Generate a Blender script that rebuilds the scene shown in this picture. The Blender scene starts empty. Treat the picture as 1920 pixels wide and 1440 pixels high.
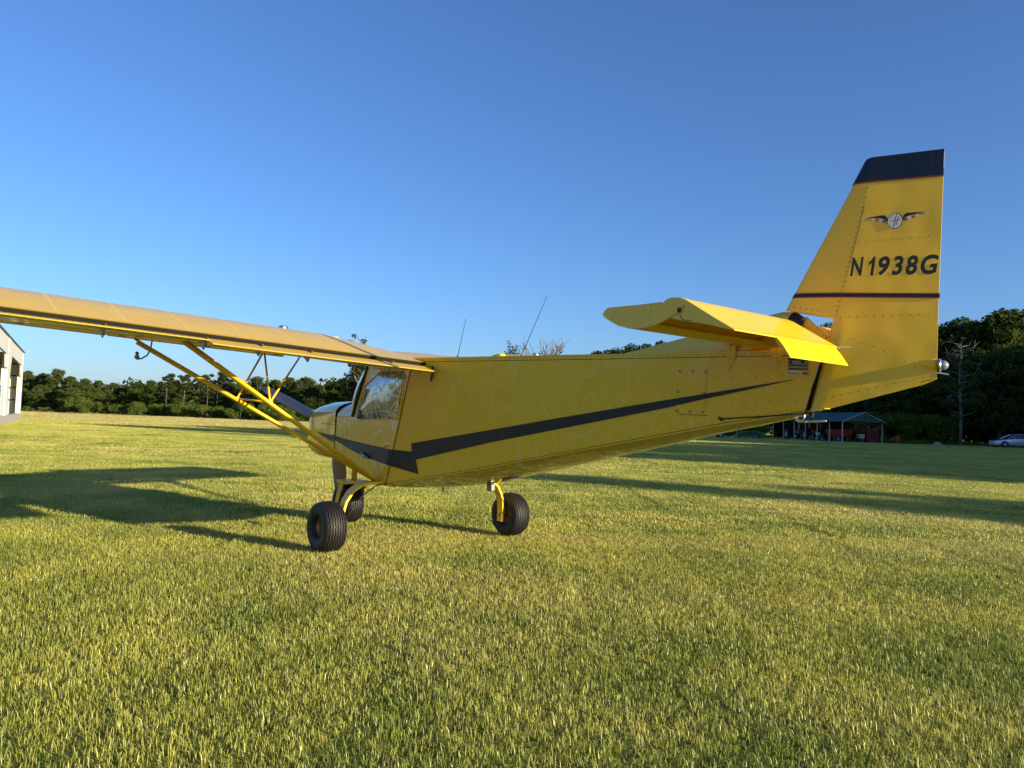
import bpy, math, random
import numpy as np
from mathutils import Vector, Matrix, geometry
random.seed(7); rng = np.random.default_rng(7)
R = math.radians

# ---------------------------------------------------------------- camera, sky, sun, exposure
scn = bpy.context.scene
CAM_H, F_PX, YH, ROLL = 1.194, 1427.3, 787.6, 0.0328
cam_d = bpy.data.cameras.new('camera'); cam = bpy.data.objects.new('camera', cam_d)
scn.collection.objects.link(cam); scn.camera = cam
cam_d.sensor_width = 36; cam_d.lens = 36 * F_PX / 1920
cam_d.clip_end = 5000; cam_d.clip_start = 0.05
PITCH = math.atan((YH - 720) / F_PX)
cam.matrix_world = Matrix.Translation((0, 0, CAM_H)) @ Matrix.Rotation(R(90) + PITCH, 4, 'X') @ Matrix.Rotation(ROLL, 4, 'Z')

SUN_EL = R(11.0)
SUN_AZ = R(-33.0)              # direction TOWARDS the sun, in the xy plane
sun_vec = Vector((math.cos(SUN_EL) * math.cos(SUN_AZ), math.cos(SUN_EL) * math.sin(SUN_AZ), math.sin(SUN_EL)))
world = bpy.data.worlds.new('World'); scn.world = world; world.use_nodes = True
wn = world.node_tree.nodes; wl = world.node_tree.links
bg = wn['Background']; sky = wn.new('ShaderNodeTexSky')
sky.sky_type = 'NISHITA'; sky.sun_disc = False
sky.sun_elevation = SUN_EL; sky.sun_rotation = math.pi / 2 - SUN_AZ
sky.air_density = 1.0; sky.dust_density = 0.7; sky.ozone_density = 5.6; sky.altitude = 50
bal = wn.new('ShaderNodeVectorMath'); bal.operation = 'MULTIPLY'; bal.inputs[1].default_value = (1.06, 0.955, 1.02)   # camera white balance
wl.new(sky.outputs[0], bal.inputs[0]); wl.new(bal.outputs[0], bg.inputs[0]); bg.inputs[1].default_value = 0.132
sun_d = bpy.data.lights.new('sun', 'SUN'); sun = bpy.data.objects.new('sun', sun_d); scn.collection.objects.link(sun)
sun_d.energy = 5.0; sun_d.angle = R(0.5); sun_d.color = (1.0, 0.88, 0.60)
sun.rotation_euler = (-sun_vec).to_track_quat('-Z', 'Y').to_euler()
scn.view_settings.view_transform = 'Standard'; scn.view_settings.look = 'None'
scn.view_settings.exposure = 0.78; scn.view_settings.gamma = 1.0
scn.view_settings.use_curve_mapping = False
scn.cycles.max_bounces = 8; scn.cycles.transparent_max_bounces = 12

# ---------------------------------------------------------------- helpers
col = scn.collection
def link(o, parent=None):
    col.objects.link(o)
    if parent is not None: o.parent = parent
    return o
def tag(o, label=None, cat=None, group=None, kind=None):
    if label: o['label'] = label
    if cat: o['category'] = cat
    if group: o['group'] = group
    if kind: o['kind'] = kind
    return o
def empty(name, loc=(0, 0, 0), rz=0.0):
    o = bpy.data.objects.new(name, None); o.location = loc; o.rotation_euler = (0, 0, rz)
    o.empty_display_size = 0.2
    return link(o)
def mesh_obj(name, verts, faces, mats, parent=None, smooth=False, mi=None, bevel=0.0, seg=2, solid=0.0):
    me = bpy.data.meshes.new(name)
    me.from_pydata([tuple(map(float, v)) for v in verts], [], [tuple(int(i) for i in f) for f in faces])
    if not isinstance(mats, (list, tuple)): mats = [mats]
    for m in mats: me.materials.append(m)
    if mi is not None:
        for p, k in zip(me.polygons, mi): p.material_index = k
    if smooth:
        me.polygons.foreach_set('use_smooth', [True] * len(me.polygons))
    me.update()
    o = bpy.data.objects.new(name, me)
    if solid:
        md = o.modifiers.new('s', 'SOLIDIFY'); md.thickness = solid; md.offset = 0
    if bevel:
        md = o.modifiers.new('b', 'BEVEL'); md.width = bevel; md.segments = seg; md.limit_method = 'ANGLE'
    return link(o, parent)

class MB:
    """collects primitives into one mesh"""
    def __init__(s): s.v = []; s.f = []; s.m = []
    def add(s, vs, fs, mi=0):
        b = len(s.v); s.v += [tuple(v) for v in vs]; s.f += [tuple(i + b for i in f) for f in fs]; s.m += [mi] * len(fs); return s
    def box(s, a, b, mi=0):
        x0, y0, z0 = a; x1, y1, z1 = b
        return s.add([(x0, y0, z0), (x1, y0, z0), (x1, y1, z0), (x0, y1, z0), (x0, y0, z1), (x1, y0, z1), (x1, y1, z1), (x0, y1, z1)],
                     [(0, 3, 2, 1), (4, 5, 6, 7), (0, 1, 5, 4), (1, 2, 6, 5), (2, 3, 7, 6), (3, 0, 4, 7)], mi)
    def tube(s, pts, r, n=8, mi=0, flat=None, cap=True, up=(0, 0, 1)):
        """tube through pts; r number or list; flat=(ra, rb) elliptical radii (ra along 'up' projected, rb across)"""
        pts = [Vector(p) for p in pts]; b = len(s.v); k = len(pts)
        if not hasattr(r, '__len__'): r = [r] * k
        prevu = None
        for i, p in enumerate(pts):
            d = (pts[min(i + 1, k - 1)] - pts[max(i - 1, 0)]).normalized()
            u = Vector(up) if prevu is None else prevu
            if prevu is None and abs(d.dot(u)) > 0.95: u = Vector((1, 0, 0))
            u = (u - d * d.dot(u)).normalized(); prevu = u; w = d.cross(u)
            for j in range(n):
                a = 2 * math.pi * j / n
                ra, rb = (r[i], r[i]) if flat is None else (flat[0] * r[i], flat[1] * r[i])
                s.v.append(tuple(p + u * (math.cos(a) * ra) + w * (math.sin(a) * rb)))
        for i in range(k - 1):
            for j in range(n):
                q = (j + 1) % n
                s.f.append((b + i * n + j, b + i * n + q, b + (i + 1) * n + q, b + (i + 1) * n + j)); s.m.append(mi)
        if cap:
            s.f.append(tuple(b + j for j in reversed(range(n)))); s.m.append(mi)
            s.f.append(tuple(b + (k - 1) * n + j for j in range(n))); s.m.append(mi)
        return s
    def lathe(s, prof, center, axis, n=24, mi=0, cap=False):
        """prof: list of (radius, along-axis)"""
        c = Vector(center); ax = Vector(axis).normalized()
        u = Vector((0, 0, 1)) if abs(ax.z) < .9 else Vector((1, 0, 0)); u = (u - ax * ax.dot(u)).normalized(); w = ax.cross(u)
        b = len(s.v); k = len(prof)
        for r, h in prof:
            for j in range(n):
                a = 2 * math.pi * j / n
                s.v.append(tuple(c + ax * h + u * (math.cos(a) * r) + w * (math.sin(a) * r)))
        for i in range(k - 1):
            for j in range(n):
                q = (j + 1) % n
                s.f.append((b + i * n + j, b + i * n + q, b + (i + 1) * n + q, b + (i + 1) * n + j)); s.m.append(mi)
        if cap:
            s.f.append(tuple(b + j for j in reversed(range(n)))); s.m.append(mi)
            s.f.append(tuple(b + (k - 1) * n + j for j in range(n))); s.m.append(mi)
        return s
    def build(s, name, mats, parent=None, **kw):
        return mesh_obj(name, s.v, s.f, mats, parent, mi=s.m, **kw)

def grid_faces(nr, nc, close=False):
    fs = []
    for i in range(nr - 1):
        for j in range(nc if close else nc - 1):
            k = (j + 1) % nc
            fs.append((i * nc + j, i * nc + k, (i + 1) * nc + k, (i + 1) * nc + j))
    return fs
def tess(polys):
    """triangulate outer polygon (+ holes) given as lists of 2D points"""
    vs = [Vector((p[0], p[1], 0)) for pl in polys for p in pl]
    tri = geometry.tessellate_polygon([[Vector((p[0], p[1], 0)) for p in pl] for pl in polys])
    return vs, tri
def copy_tree(o, parent=None, label=None):
    c = o.copy(); col.objects.link(c); c.parent = parent
    if label: c['label'] = label
    for ch in [q for q in bpy.data.objects if q.parent == o]: copy_tree(ch, c)
    return c

# ---------------------------------------------------------------- materials
def nodes(name):
    m = bpy.data.materials.new(name); m.use_nodes = True
    return m, m.node_tree.nodes, m.node_tree.links, m.node_tree.nodes['Principled BSDF']
def mat(name, color, rough=0.5, metal=0.0, coat=0.0, noise=0.0, nscale=8.0, bump=0.0, bscale=20.0, spec=0.5):
    m, N, L, P = nodes(name)
    P.inputs['Base Color'].default_value = (*color, 1); P.inputs['Roughness'].default_value = rough
    P.inputs['Metallic'].default_value = metal; P.inputs['Coat Weight'].default_value = coat
    P.inputs['Specular IOR Level'].default_value = spec
    if noise or bump:
        tc = N.new('ShaderNodeTexCoord')
    if noise:
        n = N.new('ShaderNodeTexNoise'); n.inputs['Scale'].default_value = nscale; n.inputs['Detail'].default_value = 6
        L.new(tc.outputs['Object'], n.inputs['Vector'])
        r = N.new('ShaderNodeMapRange'); r.inputs['To Min'].default_value = 1 - noise; r.inputs['To Max'].default_value = 1 + noise
        L.new(n.outputs['Fac'], r.inputs['Value'])
        mx = N.new('ShaderNodeVectorMath'); mx.operation = 'SCALE'; mx.inputs[0].default_value = color
        L.new(r.outputs[0], mx.inputs['Scale']); L.new(mx.outputs[0], P.inputs['Base Color'])
    if bump:
        n2 = N.new('ShaderNodeTexNoise'); n2.inputs['Scale'].default_value = bscale; n2.inputs['Detail'].default_value = 3
        L.new(tc.outputs['Object'], n2.inputs['Vector'])
        b = N.new('ShaderNodeBump'); b.inputs['Strength'].default_value = 1; b.inputs['Distance'].default_value = bump
        L.new(n2.outputs['Fac'], b.inputs['Height']); L.new(b.outputs[0], P.inputs['Normal'])
    return m

def wavy(name, color, rough, coat, amp, ridge, ridge_n=9.0, dirt=0.12, metal=0.0, lines=0.0):
    """sheet metal / acrylic with oil-canning and contour-like ripples in the surface; lines paints their reflections pale"""
    m, N, L, P = nodes(name)
    P.inputs['Roughness'].default_value = rough; P.inputs['Coat Weight'].default_value = coat
    P.inputs['Coat Roughness'].default_value = 0.06; P.inputs['Metallic'].default_value = metal
    tc = N.new('ShaderNodeTexCoord')
    mp = N.new('ShaderNodeMapping'); mp.inputs['Scale'].default_value = (1.6, 1.6, .55); L.new(tc.outputs['Object'], mp.inputs['Vector'])
    n = N.new('ShaderNodeTexNoise'); n.inputs['Scale'].default_value = 1.5; n.inputs['Detail'].default_value = 2.0; n.inputs['Distortion'].default_value = .6
    L.new(mp.outputs[0], n.inputs['Vector'])
    mu = N.new('ShaderNodeMath'); mu.operation = 'MULTIPLY'; mu.inputs[1].default_value = ridge_n * 6.283
    L.new(n.outputs['Fac'], mu.inputs[0])
    si = N.new('ShaderNodeMath'); si.operation = 'SINE'; L.new(mu.outputs[0], si.inputs[0])
    pw = N.new('ShaderNodeMapRange'); pw.inputs['From Min'].default_value = .75; pw.inputs['From Max'].default_value = 1
    pw.interpolation_type = 'SMOOTHSTEP'; L.new(si.outputs[0], pw.inputs['Value'])
    rg = N.new('ShaderNodeMath'); rg.operation = 'MULTIPLY'; rg.inputs[1].default_value = ridge; L.new(pw.outputs[0], rg.inputs[0])
    n3 = N.new('ShaderNodeTexNoise'); n3.inputs['Scale'].default_value = 4.0; n3.inputs['Detail'].default_value = 1.0; L.new(tc.outputs['Object'], n3.inputs['Vector'])
    am = N.new('ShaderNodeMath'); am.operation = 'MULTIPLY_ADD'; am.inputs[1].default_value = amp
    L.new(n3.outputs['Fac'], am.inputs[0]); L.new(rg.outputs[0], am.inputs[2])
    b = N.new('ShaderNodeBump'); b.inputs['Distance'].default_value = 1; L.new(am.outputs[0], b.inputs['Height'])
    L.new(b.outputs[0], P.inputs['Normal']); L.new(b.outputs[0], P.inputs['Coat Normal'])
    n4 = N.new('ShaderNodeTexNoise'); n4.inputs['Scale'].default_value = 2.2; n4.inputs['Detail'].default_value = 8; L.new(tc.outputs['Object'], n4.inputs['Vector'])
    r = N.new('ShaderNodeMapRange'); r.inputs['To Min'].default_value = 1 - dirt; r.inputs['To Max'].default_value = 1 + dirt * .5
    L.new(n4.outputs['Fac'], r.inputs['Value'])
    mx = N.new('ShaderNodeVectorMath'); mx.operation = 'SCALE'; mx.inputs[0].default_value = color
    L.new(r.outputs[0], mx.inputs['Scale'])
    if lines:  # pale contour reflections painted into the base colour
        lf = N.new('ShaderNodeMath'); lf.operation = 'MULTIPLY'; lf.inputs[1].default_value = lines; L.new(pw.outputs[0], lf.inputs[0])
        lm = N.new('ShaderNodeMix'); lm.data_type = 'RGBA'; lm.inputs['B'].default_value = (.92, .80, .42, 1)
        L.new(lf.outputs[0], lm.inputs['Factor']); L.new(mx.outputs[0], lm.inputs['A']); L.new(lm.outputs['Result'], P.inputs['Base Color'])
    else: L.new(mx.outputs[0], P.inputs['Base Color'])
    return m

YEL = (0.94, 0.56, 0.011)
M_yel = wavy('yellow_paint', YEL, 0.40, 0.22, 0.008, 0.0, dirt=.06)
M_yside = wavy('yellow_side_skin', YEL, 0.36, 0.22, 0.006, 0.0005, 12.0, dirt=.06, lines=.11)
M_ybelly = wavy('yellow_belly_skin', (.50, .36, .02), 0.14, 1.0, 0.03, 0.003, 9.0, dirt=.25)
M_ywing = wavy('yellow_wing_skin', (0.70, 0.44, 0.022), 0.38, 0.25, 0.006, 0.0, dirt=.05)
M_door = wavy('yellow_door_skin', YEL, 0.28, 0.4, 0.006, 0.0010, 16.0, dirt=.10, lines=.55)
M_cowl = wavy('yellow_cowling', YEL, 0.24, .7, 0.006, 0.0, dirt=.1)
M_navy = wavy('navy_paint', (0.003, 0.004, 0.011), 0.4, 0.10, 0.006, 0.0005, 12.0)
M_black = mat('black_trim', (0.012, 0.012, 0.014), 0.45)
M_letter = mat('black_lettering', (0.02, 0.018, 0.014), 0.5)
M_red = mat('red_pinstripe', (0.32, 0.03, 0.01), 0.4)
M_dark = mat('dark_cavity', (0.01, 0.009, 0.008), 0.9)
M_seam = mat('panel_gap', (0.10, 0.06, 0.006), 0.8)
M_rivet = mat('rivet_heads', (0.42, 0.28, 0.03), 0.35, 0.2)
M_alu = mat('bare_aluminium', (0.75, 0.75, 0.74), 0.28, 1.0)
M_steel = mat('steel_fitting', (0.30, 0.29, 0.28), 0.4, 0.9)
M_white = mat('white_paint', (0.78, 0.78, 0.75), 0.4)
M_prop = mat('propeller_composite', (0.34, 0.26, 0.21), 0.3, coat=.5)
M_tyre = mat('tyre_rubber', (0.013, 0.012, 0.012), 0.6, bump=.002, bscale=60, noise=.25, nscale=20)
M_rim = mat('gold_rim', (0.42, 0.26, 0.08), 0.4, .6)
M_seat = mat('dark_upholstery', (0.03, 0.03, 0.035), 0.9)

def glass_mat(name, tint, refl_rough, ridge, ridge_n, amp, refl_lines=0.0):
    m, N, L, P = nodes(name); N.remove(P); out = N['Material Output']
    tc = N.new('ShaderNodeTexCoord'); n = N.new('ShaderNodeTexNoise'); n.inputs['Scale'].default_value = 3.2; n.inputs['Detail'].default_value = 1.2
    n.inputs['Distortion'].default_value = .8
    mp = N.new('ShaderNodeMapping'); mp.inputs['Scale'].default_value = (1.5, 1, .62); L.new(tc.outputs['Object'], mp.inputs['Vector']); L.new(mp.outputs[0], n.inputs['Vector'])
    mu = N.new('ShaderNodeMath'); mu.operation = 'MULTIPLY'; mu.inputs[1].default_value = ridge_n * 6.283; L.new(n.outputs['Fac'], mu.inputs[0])
    si = N.new('ShaderNodeMath'); si.operation = 'SINE'; L.new(mu.outputs[0], si.inputs[0])
    pw = N.new('ShaderNodeMapRange'); pw.inputs['From Min'].default_value = .6; pw.inputs['From Max'].default_value = 1; pw.interpolation_type = 'SMOOTHSTEP'
    L.new(si.outputs[0], pw.inputs['Value'])
    rg = N.new('ShaderNodeMath'); rg.operation = 'MULTIPLY'; rg.inputs[1].default_value = ridge; L.new(pw.outputs[0], rg.inputs[0])
    am = N.new('ShaderNodeMath'); am.operation = 'MULTIPLY_ADD'; am.inputs[1].default_value = amp; L.new(n.outputs['Fac'], am.inputs[0]); L.new(rg.outputs[0], am.inputs[2])
    b = N.new('ShaderNodeBump'); b.inputs['Distance'].default_value = 1; L.new(am.outputs[0], b.inputs['Height'])
    g = N.new('ShaderNodeBsdfGlossy'); g.inputs['Roughness'].default_value = refl_rough; g.inputs['Color'].default_value = (.42, .42, .40, 1); L.new(b.outputs[0], g.inputs['Normal'])
    t = N.new('ShaderNodeBsdfTransparent'); t.inputs['Color'].default_value = (*tint, 1)
    fr = N.new('ShaderNodeFresnel'); fr.inputs['IOR'].default_value = 1.5; L.new(b.outputs[0], fr.inputs['Normal'])
    mx = N.new('ShaderNodeMixShader'); L.new(fr.outputs[0], mx.inputs[0]); L.new(t.outputs[0], mx.inputs[1]); L.new(g.outputs[0], mx.inputs[2])
    last = mx.outputs[0]
    if refl_lines:  # reflected contour lines painted on the pane as pale diffuse streaks
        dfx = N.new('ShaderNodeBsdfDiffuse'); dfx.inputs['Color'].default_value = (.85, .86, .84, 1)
        hf = N.new('ShaderNodeMath'); hf.operation = 'MULTIPLY_ADD'; hf.inputs[1].default_value = refl_lines; hf.inputs[2].default_value = .16; L.new(pw.outputs[0], hf.inputs[0])
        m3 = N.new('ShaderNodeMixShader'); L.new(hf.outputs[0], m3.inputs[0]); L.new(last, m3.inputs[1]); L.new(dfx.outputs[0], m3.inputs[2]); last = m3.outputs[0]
    L.new(last, out.inputs['Surface'])
    return m
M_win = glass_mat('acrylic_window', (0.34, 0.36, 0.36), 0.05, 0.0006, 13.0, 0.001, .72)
M_wsh = glass_mat('acrylic_windshield', (0.6, 0.64, 0.66), 0.04, 0.0, 3.0, 0.004)
M_lens = glass_mat('clear_lens', (0.9, 0.9, 0.9), 0.05, 0.0, 3.0, 0.0)

# trees off the right edge (x, y, height, prototype, width factor): they throw the long shadows over the field
CASTERS = [(62, -22.4, 14.4, 5, 1.0), (64.5, -23.8, 13.6, 6, 1.0), (68, -25.6, 13.6, 0, .5), (60, -5, 21.5, 3, .9), (64, -1, 21, 0, 1.1), (69, 2, 21, 2, 1.1)]
_g = random.Random(4)
for _i in range(5):
    for _j in range(15):
        _x, _y = 76 + _i * 8 + _g.uniform(-2, 2), -4.5 - _i * 4.6 + _j * 7.6 + _g.uniform(-2, 2)
        CASTERS.append((_x, _y, _g.uniform(14, 18) + _i * 1.2, (_i * 3 + _j) % 5, _g.uniform(1.1, 1.4)))
# ---------------------------------------------------------------- ground
def grass_color(N, L, tipfac=None, rnd=None, dark=1.0):
    """colour of the turf from the world position: green and straw patches, mown streaks, hay-coloured far field"""
    gm = N.new('ShaderNodeNewGeometry')
    def noise(scale, det, sx=1, sy=1, rot=0.0, dist=0.0):
        mp = N.new('ShaderNodeMapping'); mp.inputs['Scale'].default_value = (sx, sy, 1); mp.inputs['Rotation'].default_value = (0, 0, rot)
        L.new(gm.outputs['Position'], mp.inputs['Vector'])
        n = N.new('ShaderNodeTexNoise'); n.inputs['Scale'].default_value = scale; n.inputs['Detail'].default_value = det
        n.inputs['Distortion'].default_value = dist
        L.new(mp.outputs[0], n.inputs['Vector']); return n.outputs['Fac']
    def mrange(src, a, b, c=0.0, d=1.0):
        r = N.new('ShaderNodeMapRange'); r.interpolation_type = 'SMOOTHSTEP'
        r.inputs['From Min'].default_value = a; r.inputs['From Max'].default_value = b
        r.inputs['To Min'].default_value = c; r.inputs['To Max'].default_value = d
        L.new(src, r.inputs['Value']); return r.outputs[0]
    def mix(fac, A, B):
        m = N.new('ShaderNodeMix'); m.data_type = 'RGBA'
        if isinstance(fac, float): m.inputs['Factor'].default_value = fac
        else: L.new(fac, m.inputs['Factor'])
        for s, v in ((m.inputs['A'], A), (m.inputs['B'], B)):
            if isinstance(v, tuple): s.default_value = (*v, 1)
            else: L.new(v, s)
        return m.outputs['Result']
    def math_(op, a, b):
        m = N.new('ShaderNodeMath'); m.operation = op
        for i, v in enumerate((a, b)):
            if isinstance(v, (int, float)): m.inputs[i].default_value = v
            else: L.new(v, m.inputs[i])
        return m.outputs[0]
    green, lime, straw, hay = (0.26, 0.32, 0.042), (0.57, 0.55, 0.09), (0.72, 0.60, 0.18), (0.70, 0.54, 0.22)
    base = mix(mrange(noise(0.9, 4, dist=.5), .36, .66), green, lime)
    base = mix(mrange(noise(0.28, 5, dist=.8), .46, .72, 0, .8), base, straw)
    base = mix(mrange(noise(0.10, 4, 1.0, 5.0, 0.45), .52, .70, 0, .55), base, straw)
    base = mix(mrange(noise(0.16, 4, 1.0, 4.0, 0.45), .55, .75, 0, .6), base, green)
    # far hay-coloured strip of the field
    sp = N.new('ShaderNodeSeparateXYZ'); L.new(gm.outputs['Position'], sp.inputs[0])
    d1 = mrange(math_('ADD', sp.outputs['Y'], math_('MULTIPLY', noise(.05, 3), 30.0)), 66, 86)
    d2 = mrange(math_('MULTIPLY', sp.outputs['X'], -1.0), -22, 2)
    hm = math_('MULTIPLY', d1, d2)
    streak = mix(mrange(noise(0.09, 6, 1.0, 7.0, 0.2, .6), .40, .62), (0.30, 0.27, 0.09), hay)
    base = mix(hm, base, streak)
    if rnd is not None:
        base = mix(mrange(rnd, 0.62, 1.0, 0, .85), base, straw)
        base = mix(mrange(rnd, 0.35, 0.0, 0, .75), base, green)
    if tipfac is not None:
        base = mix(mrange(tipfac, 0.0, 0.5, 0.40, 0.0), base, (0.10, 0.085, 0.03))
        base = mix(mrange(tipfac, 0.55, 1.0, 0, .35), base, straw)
    return base

M_ground, N, L, P = nodes('field_soil_and_thatch')
c = grass_color(N, L)
P.inputs['Roughness'].default_value = .95; P.inputs['Specular IOR Level'].default_value = .1
g = N.new('ShaderNodeNewGeometry')
nf = N.new('ShaderNodeTexNoise'); nf.inputs['Scale'].default_value = 9; nf.inputs['Detail'].default_value = 8; L.new(g.outputs['Position'], nf.inputs['Vector'])
bp = N.new('ShaderNodeBump'); bp.inputs['Distance'].default_value = .25; L.new(nf.outputs['Fac'], bp.inputs['Height']); L.new(bp.outputs[0], P.inputs['Normal'])
mr = N.new('ShaderNodeMapRange'); mr.inputs['From Min'].default_value = .3; mr.inputs['From Max'].default_value = .7
mr.inputs['To Min'].default_value = .28; mr.inputs['To Max'].default_value = .75; L.new(nf.outputs['Fac'], mr.inputs['Value'])
vm = N.new('ShaderNodeVectorMath'); vm.operation = 'SCALE'; L.new(c, vm.inputs[0]); L.new(mr.outputs[0], vm.inputs['Scale'])
L.new(vm.outputs[0], P.inputs['Base Color'])

# one sheet to the horizon, gently uneven, finer near the camera
ax = np.concatenate([-np.geomspace(900, 30, 26), np.linspace(-28, 28, 57), np.geomspace(30, 900, 26)])
ay = np.concatenate([-np.geomspace(900, 10, 16), np.linspace(-8, 60, 69), np.geomspace(62, 1500, 32)])
def ground_z(x, y):
    return 0.012 * np.sin(x * .9 + y * .35) + 0.010 * np.sin(y * 1.3 - x * .4) - 0.012
XX, YY = np.meshgrid(ax, ay)
ZZ = ground_z(XX, YY)
tag(mesh_obj('ground', np.stack([XX, YY, ZZ], -1).reshape(-1, 3), grid_faces(len(ay), len(ax)), M_ground, smooth=True), kind='structure')

# grass blades: patches of blades (island = patch) plus loose points that carry them; geometry nodes puts patches on points
M_grass = bpy.data.materials.new('grass_blades'); M_grass.use_nodes = True
N = M_grass.node_tree.nodes; L = M_grass.node_tree.links; N.remove(N['Principled BSDF'])
at_ = N.new('ShaderNodeAttribute'); at_.attribute_name = 'blade'
sx = N.new('ShaderNodeSeparateXYZ'); L.new(at_.outputs['Vector'], sx.inputs[0])
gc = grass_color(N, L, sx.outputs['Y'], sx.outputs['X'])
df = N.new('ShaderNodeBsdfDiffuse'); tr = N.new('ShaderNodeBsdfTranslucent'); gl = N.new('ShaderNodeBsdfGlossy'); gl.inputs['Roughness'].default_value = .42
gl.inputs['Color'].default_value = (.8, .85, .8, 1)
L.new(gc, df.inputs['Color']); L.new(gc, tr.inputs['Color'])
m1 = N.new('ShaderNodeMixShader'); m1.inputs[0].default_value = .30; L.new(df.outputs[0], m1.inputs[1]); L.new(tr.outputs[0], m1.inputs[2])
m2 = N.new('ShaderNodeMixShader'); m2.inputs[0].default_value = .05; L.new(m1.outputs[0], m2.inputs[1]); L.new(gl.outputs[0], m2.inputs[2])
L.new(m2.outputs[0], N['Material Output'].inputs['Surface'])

def blade_patch(n, size, h, w, lean, clump=.42):
    """returns verts, tris and per-vertex (random, height fraction) of n bent blades in a size x size square"""
    nc = max(4, n // 14)
    cen = rng.uniform(-size / 2, size / 2, (nc, 2)); cdir = rng.uniform(0, 2 * np.pi, nc); ch = rng.uniform(.65, 1.3, nc); crnd = rng.uniform(0, 1, nc)
    k = rng.integers(0, nc, n)
    free = rng.uniform(0, 1, n) > clump
    pos = np.where(free[:, None], rng.uniform(-size / 2, size / 2, (n, 2)), cen[k] + rng.normal(0, .022 * (1 + w * 120) / 1.5, (n, 2)))
    hh = h * np.where(free, rng.uniform(.4, 1.0, n), ch[k] * rng.uniform(.6, 1.15, n))
    a = rng.uniform(0, 2 * np.pi, n); tilt = np.abs(rng.normal(0, lean, n)) + .12
    d = np.stack([np.cos(a), np.sin(a)], 1)
    fa = a + np.pi / 2 + rng.normal(0, .5, n); s = np.stack([np.cos(fa), np.sin(fa)], 1) * (w * rng.uniform(.6, 1.3, n))[:, None] / 2
    z0 = np.full(n, -.01)
    mid = pos + d * (hh * .5 * np.sin(tilt * .6))[:, None]; mz = hh * .55 * np.cos(tilt * .6)
    tip = pos + d * (hh * np.sin(tilt * 1.15))[:, None]; tz = hh * np.cos(tilt * 1.1)
    V = np.empty((n, 5, 3)); V[:, 0, :2] = pos - s; V[:, 1, :2] = pos + s; V[:, 0, 2] = V[:, 1, 2] = z0
    V[:, 2, :2] = mid - s * .8; V[:, 3, :2] = mid + s * .8; V[:, 2, 2] = V[:, 3, 2] = mz; V[:, 4, :2] = tip; V[:, 4, 2] = np.maximum(tz, .004)
    b = np.arange(n)[:, None] * 5
    T = np.concatenate([b + np.array([0, 1, 3]), b + np.array([0, 3, 2]), b + np.array([2, 3, 4])], 0)
    r = np.clip(np.where(free, rng.uniform(0, 1, n), crnd[k] * .6 + rng.uniform(0, .4, n)), 0, 1)
    A = np.zeros((n, 5, 3)); A[:, :, 0] = r[:, None]; A[:, 2:4, 1] = .55; A[:, 4, 1] = 1.0
    return V.reshape(-1, 3), T, A.reshape(-1, 3)

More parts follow.
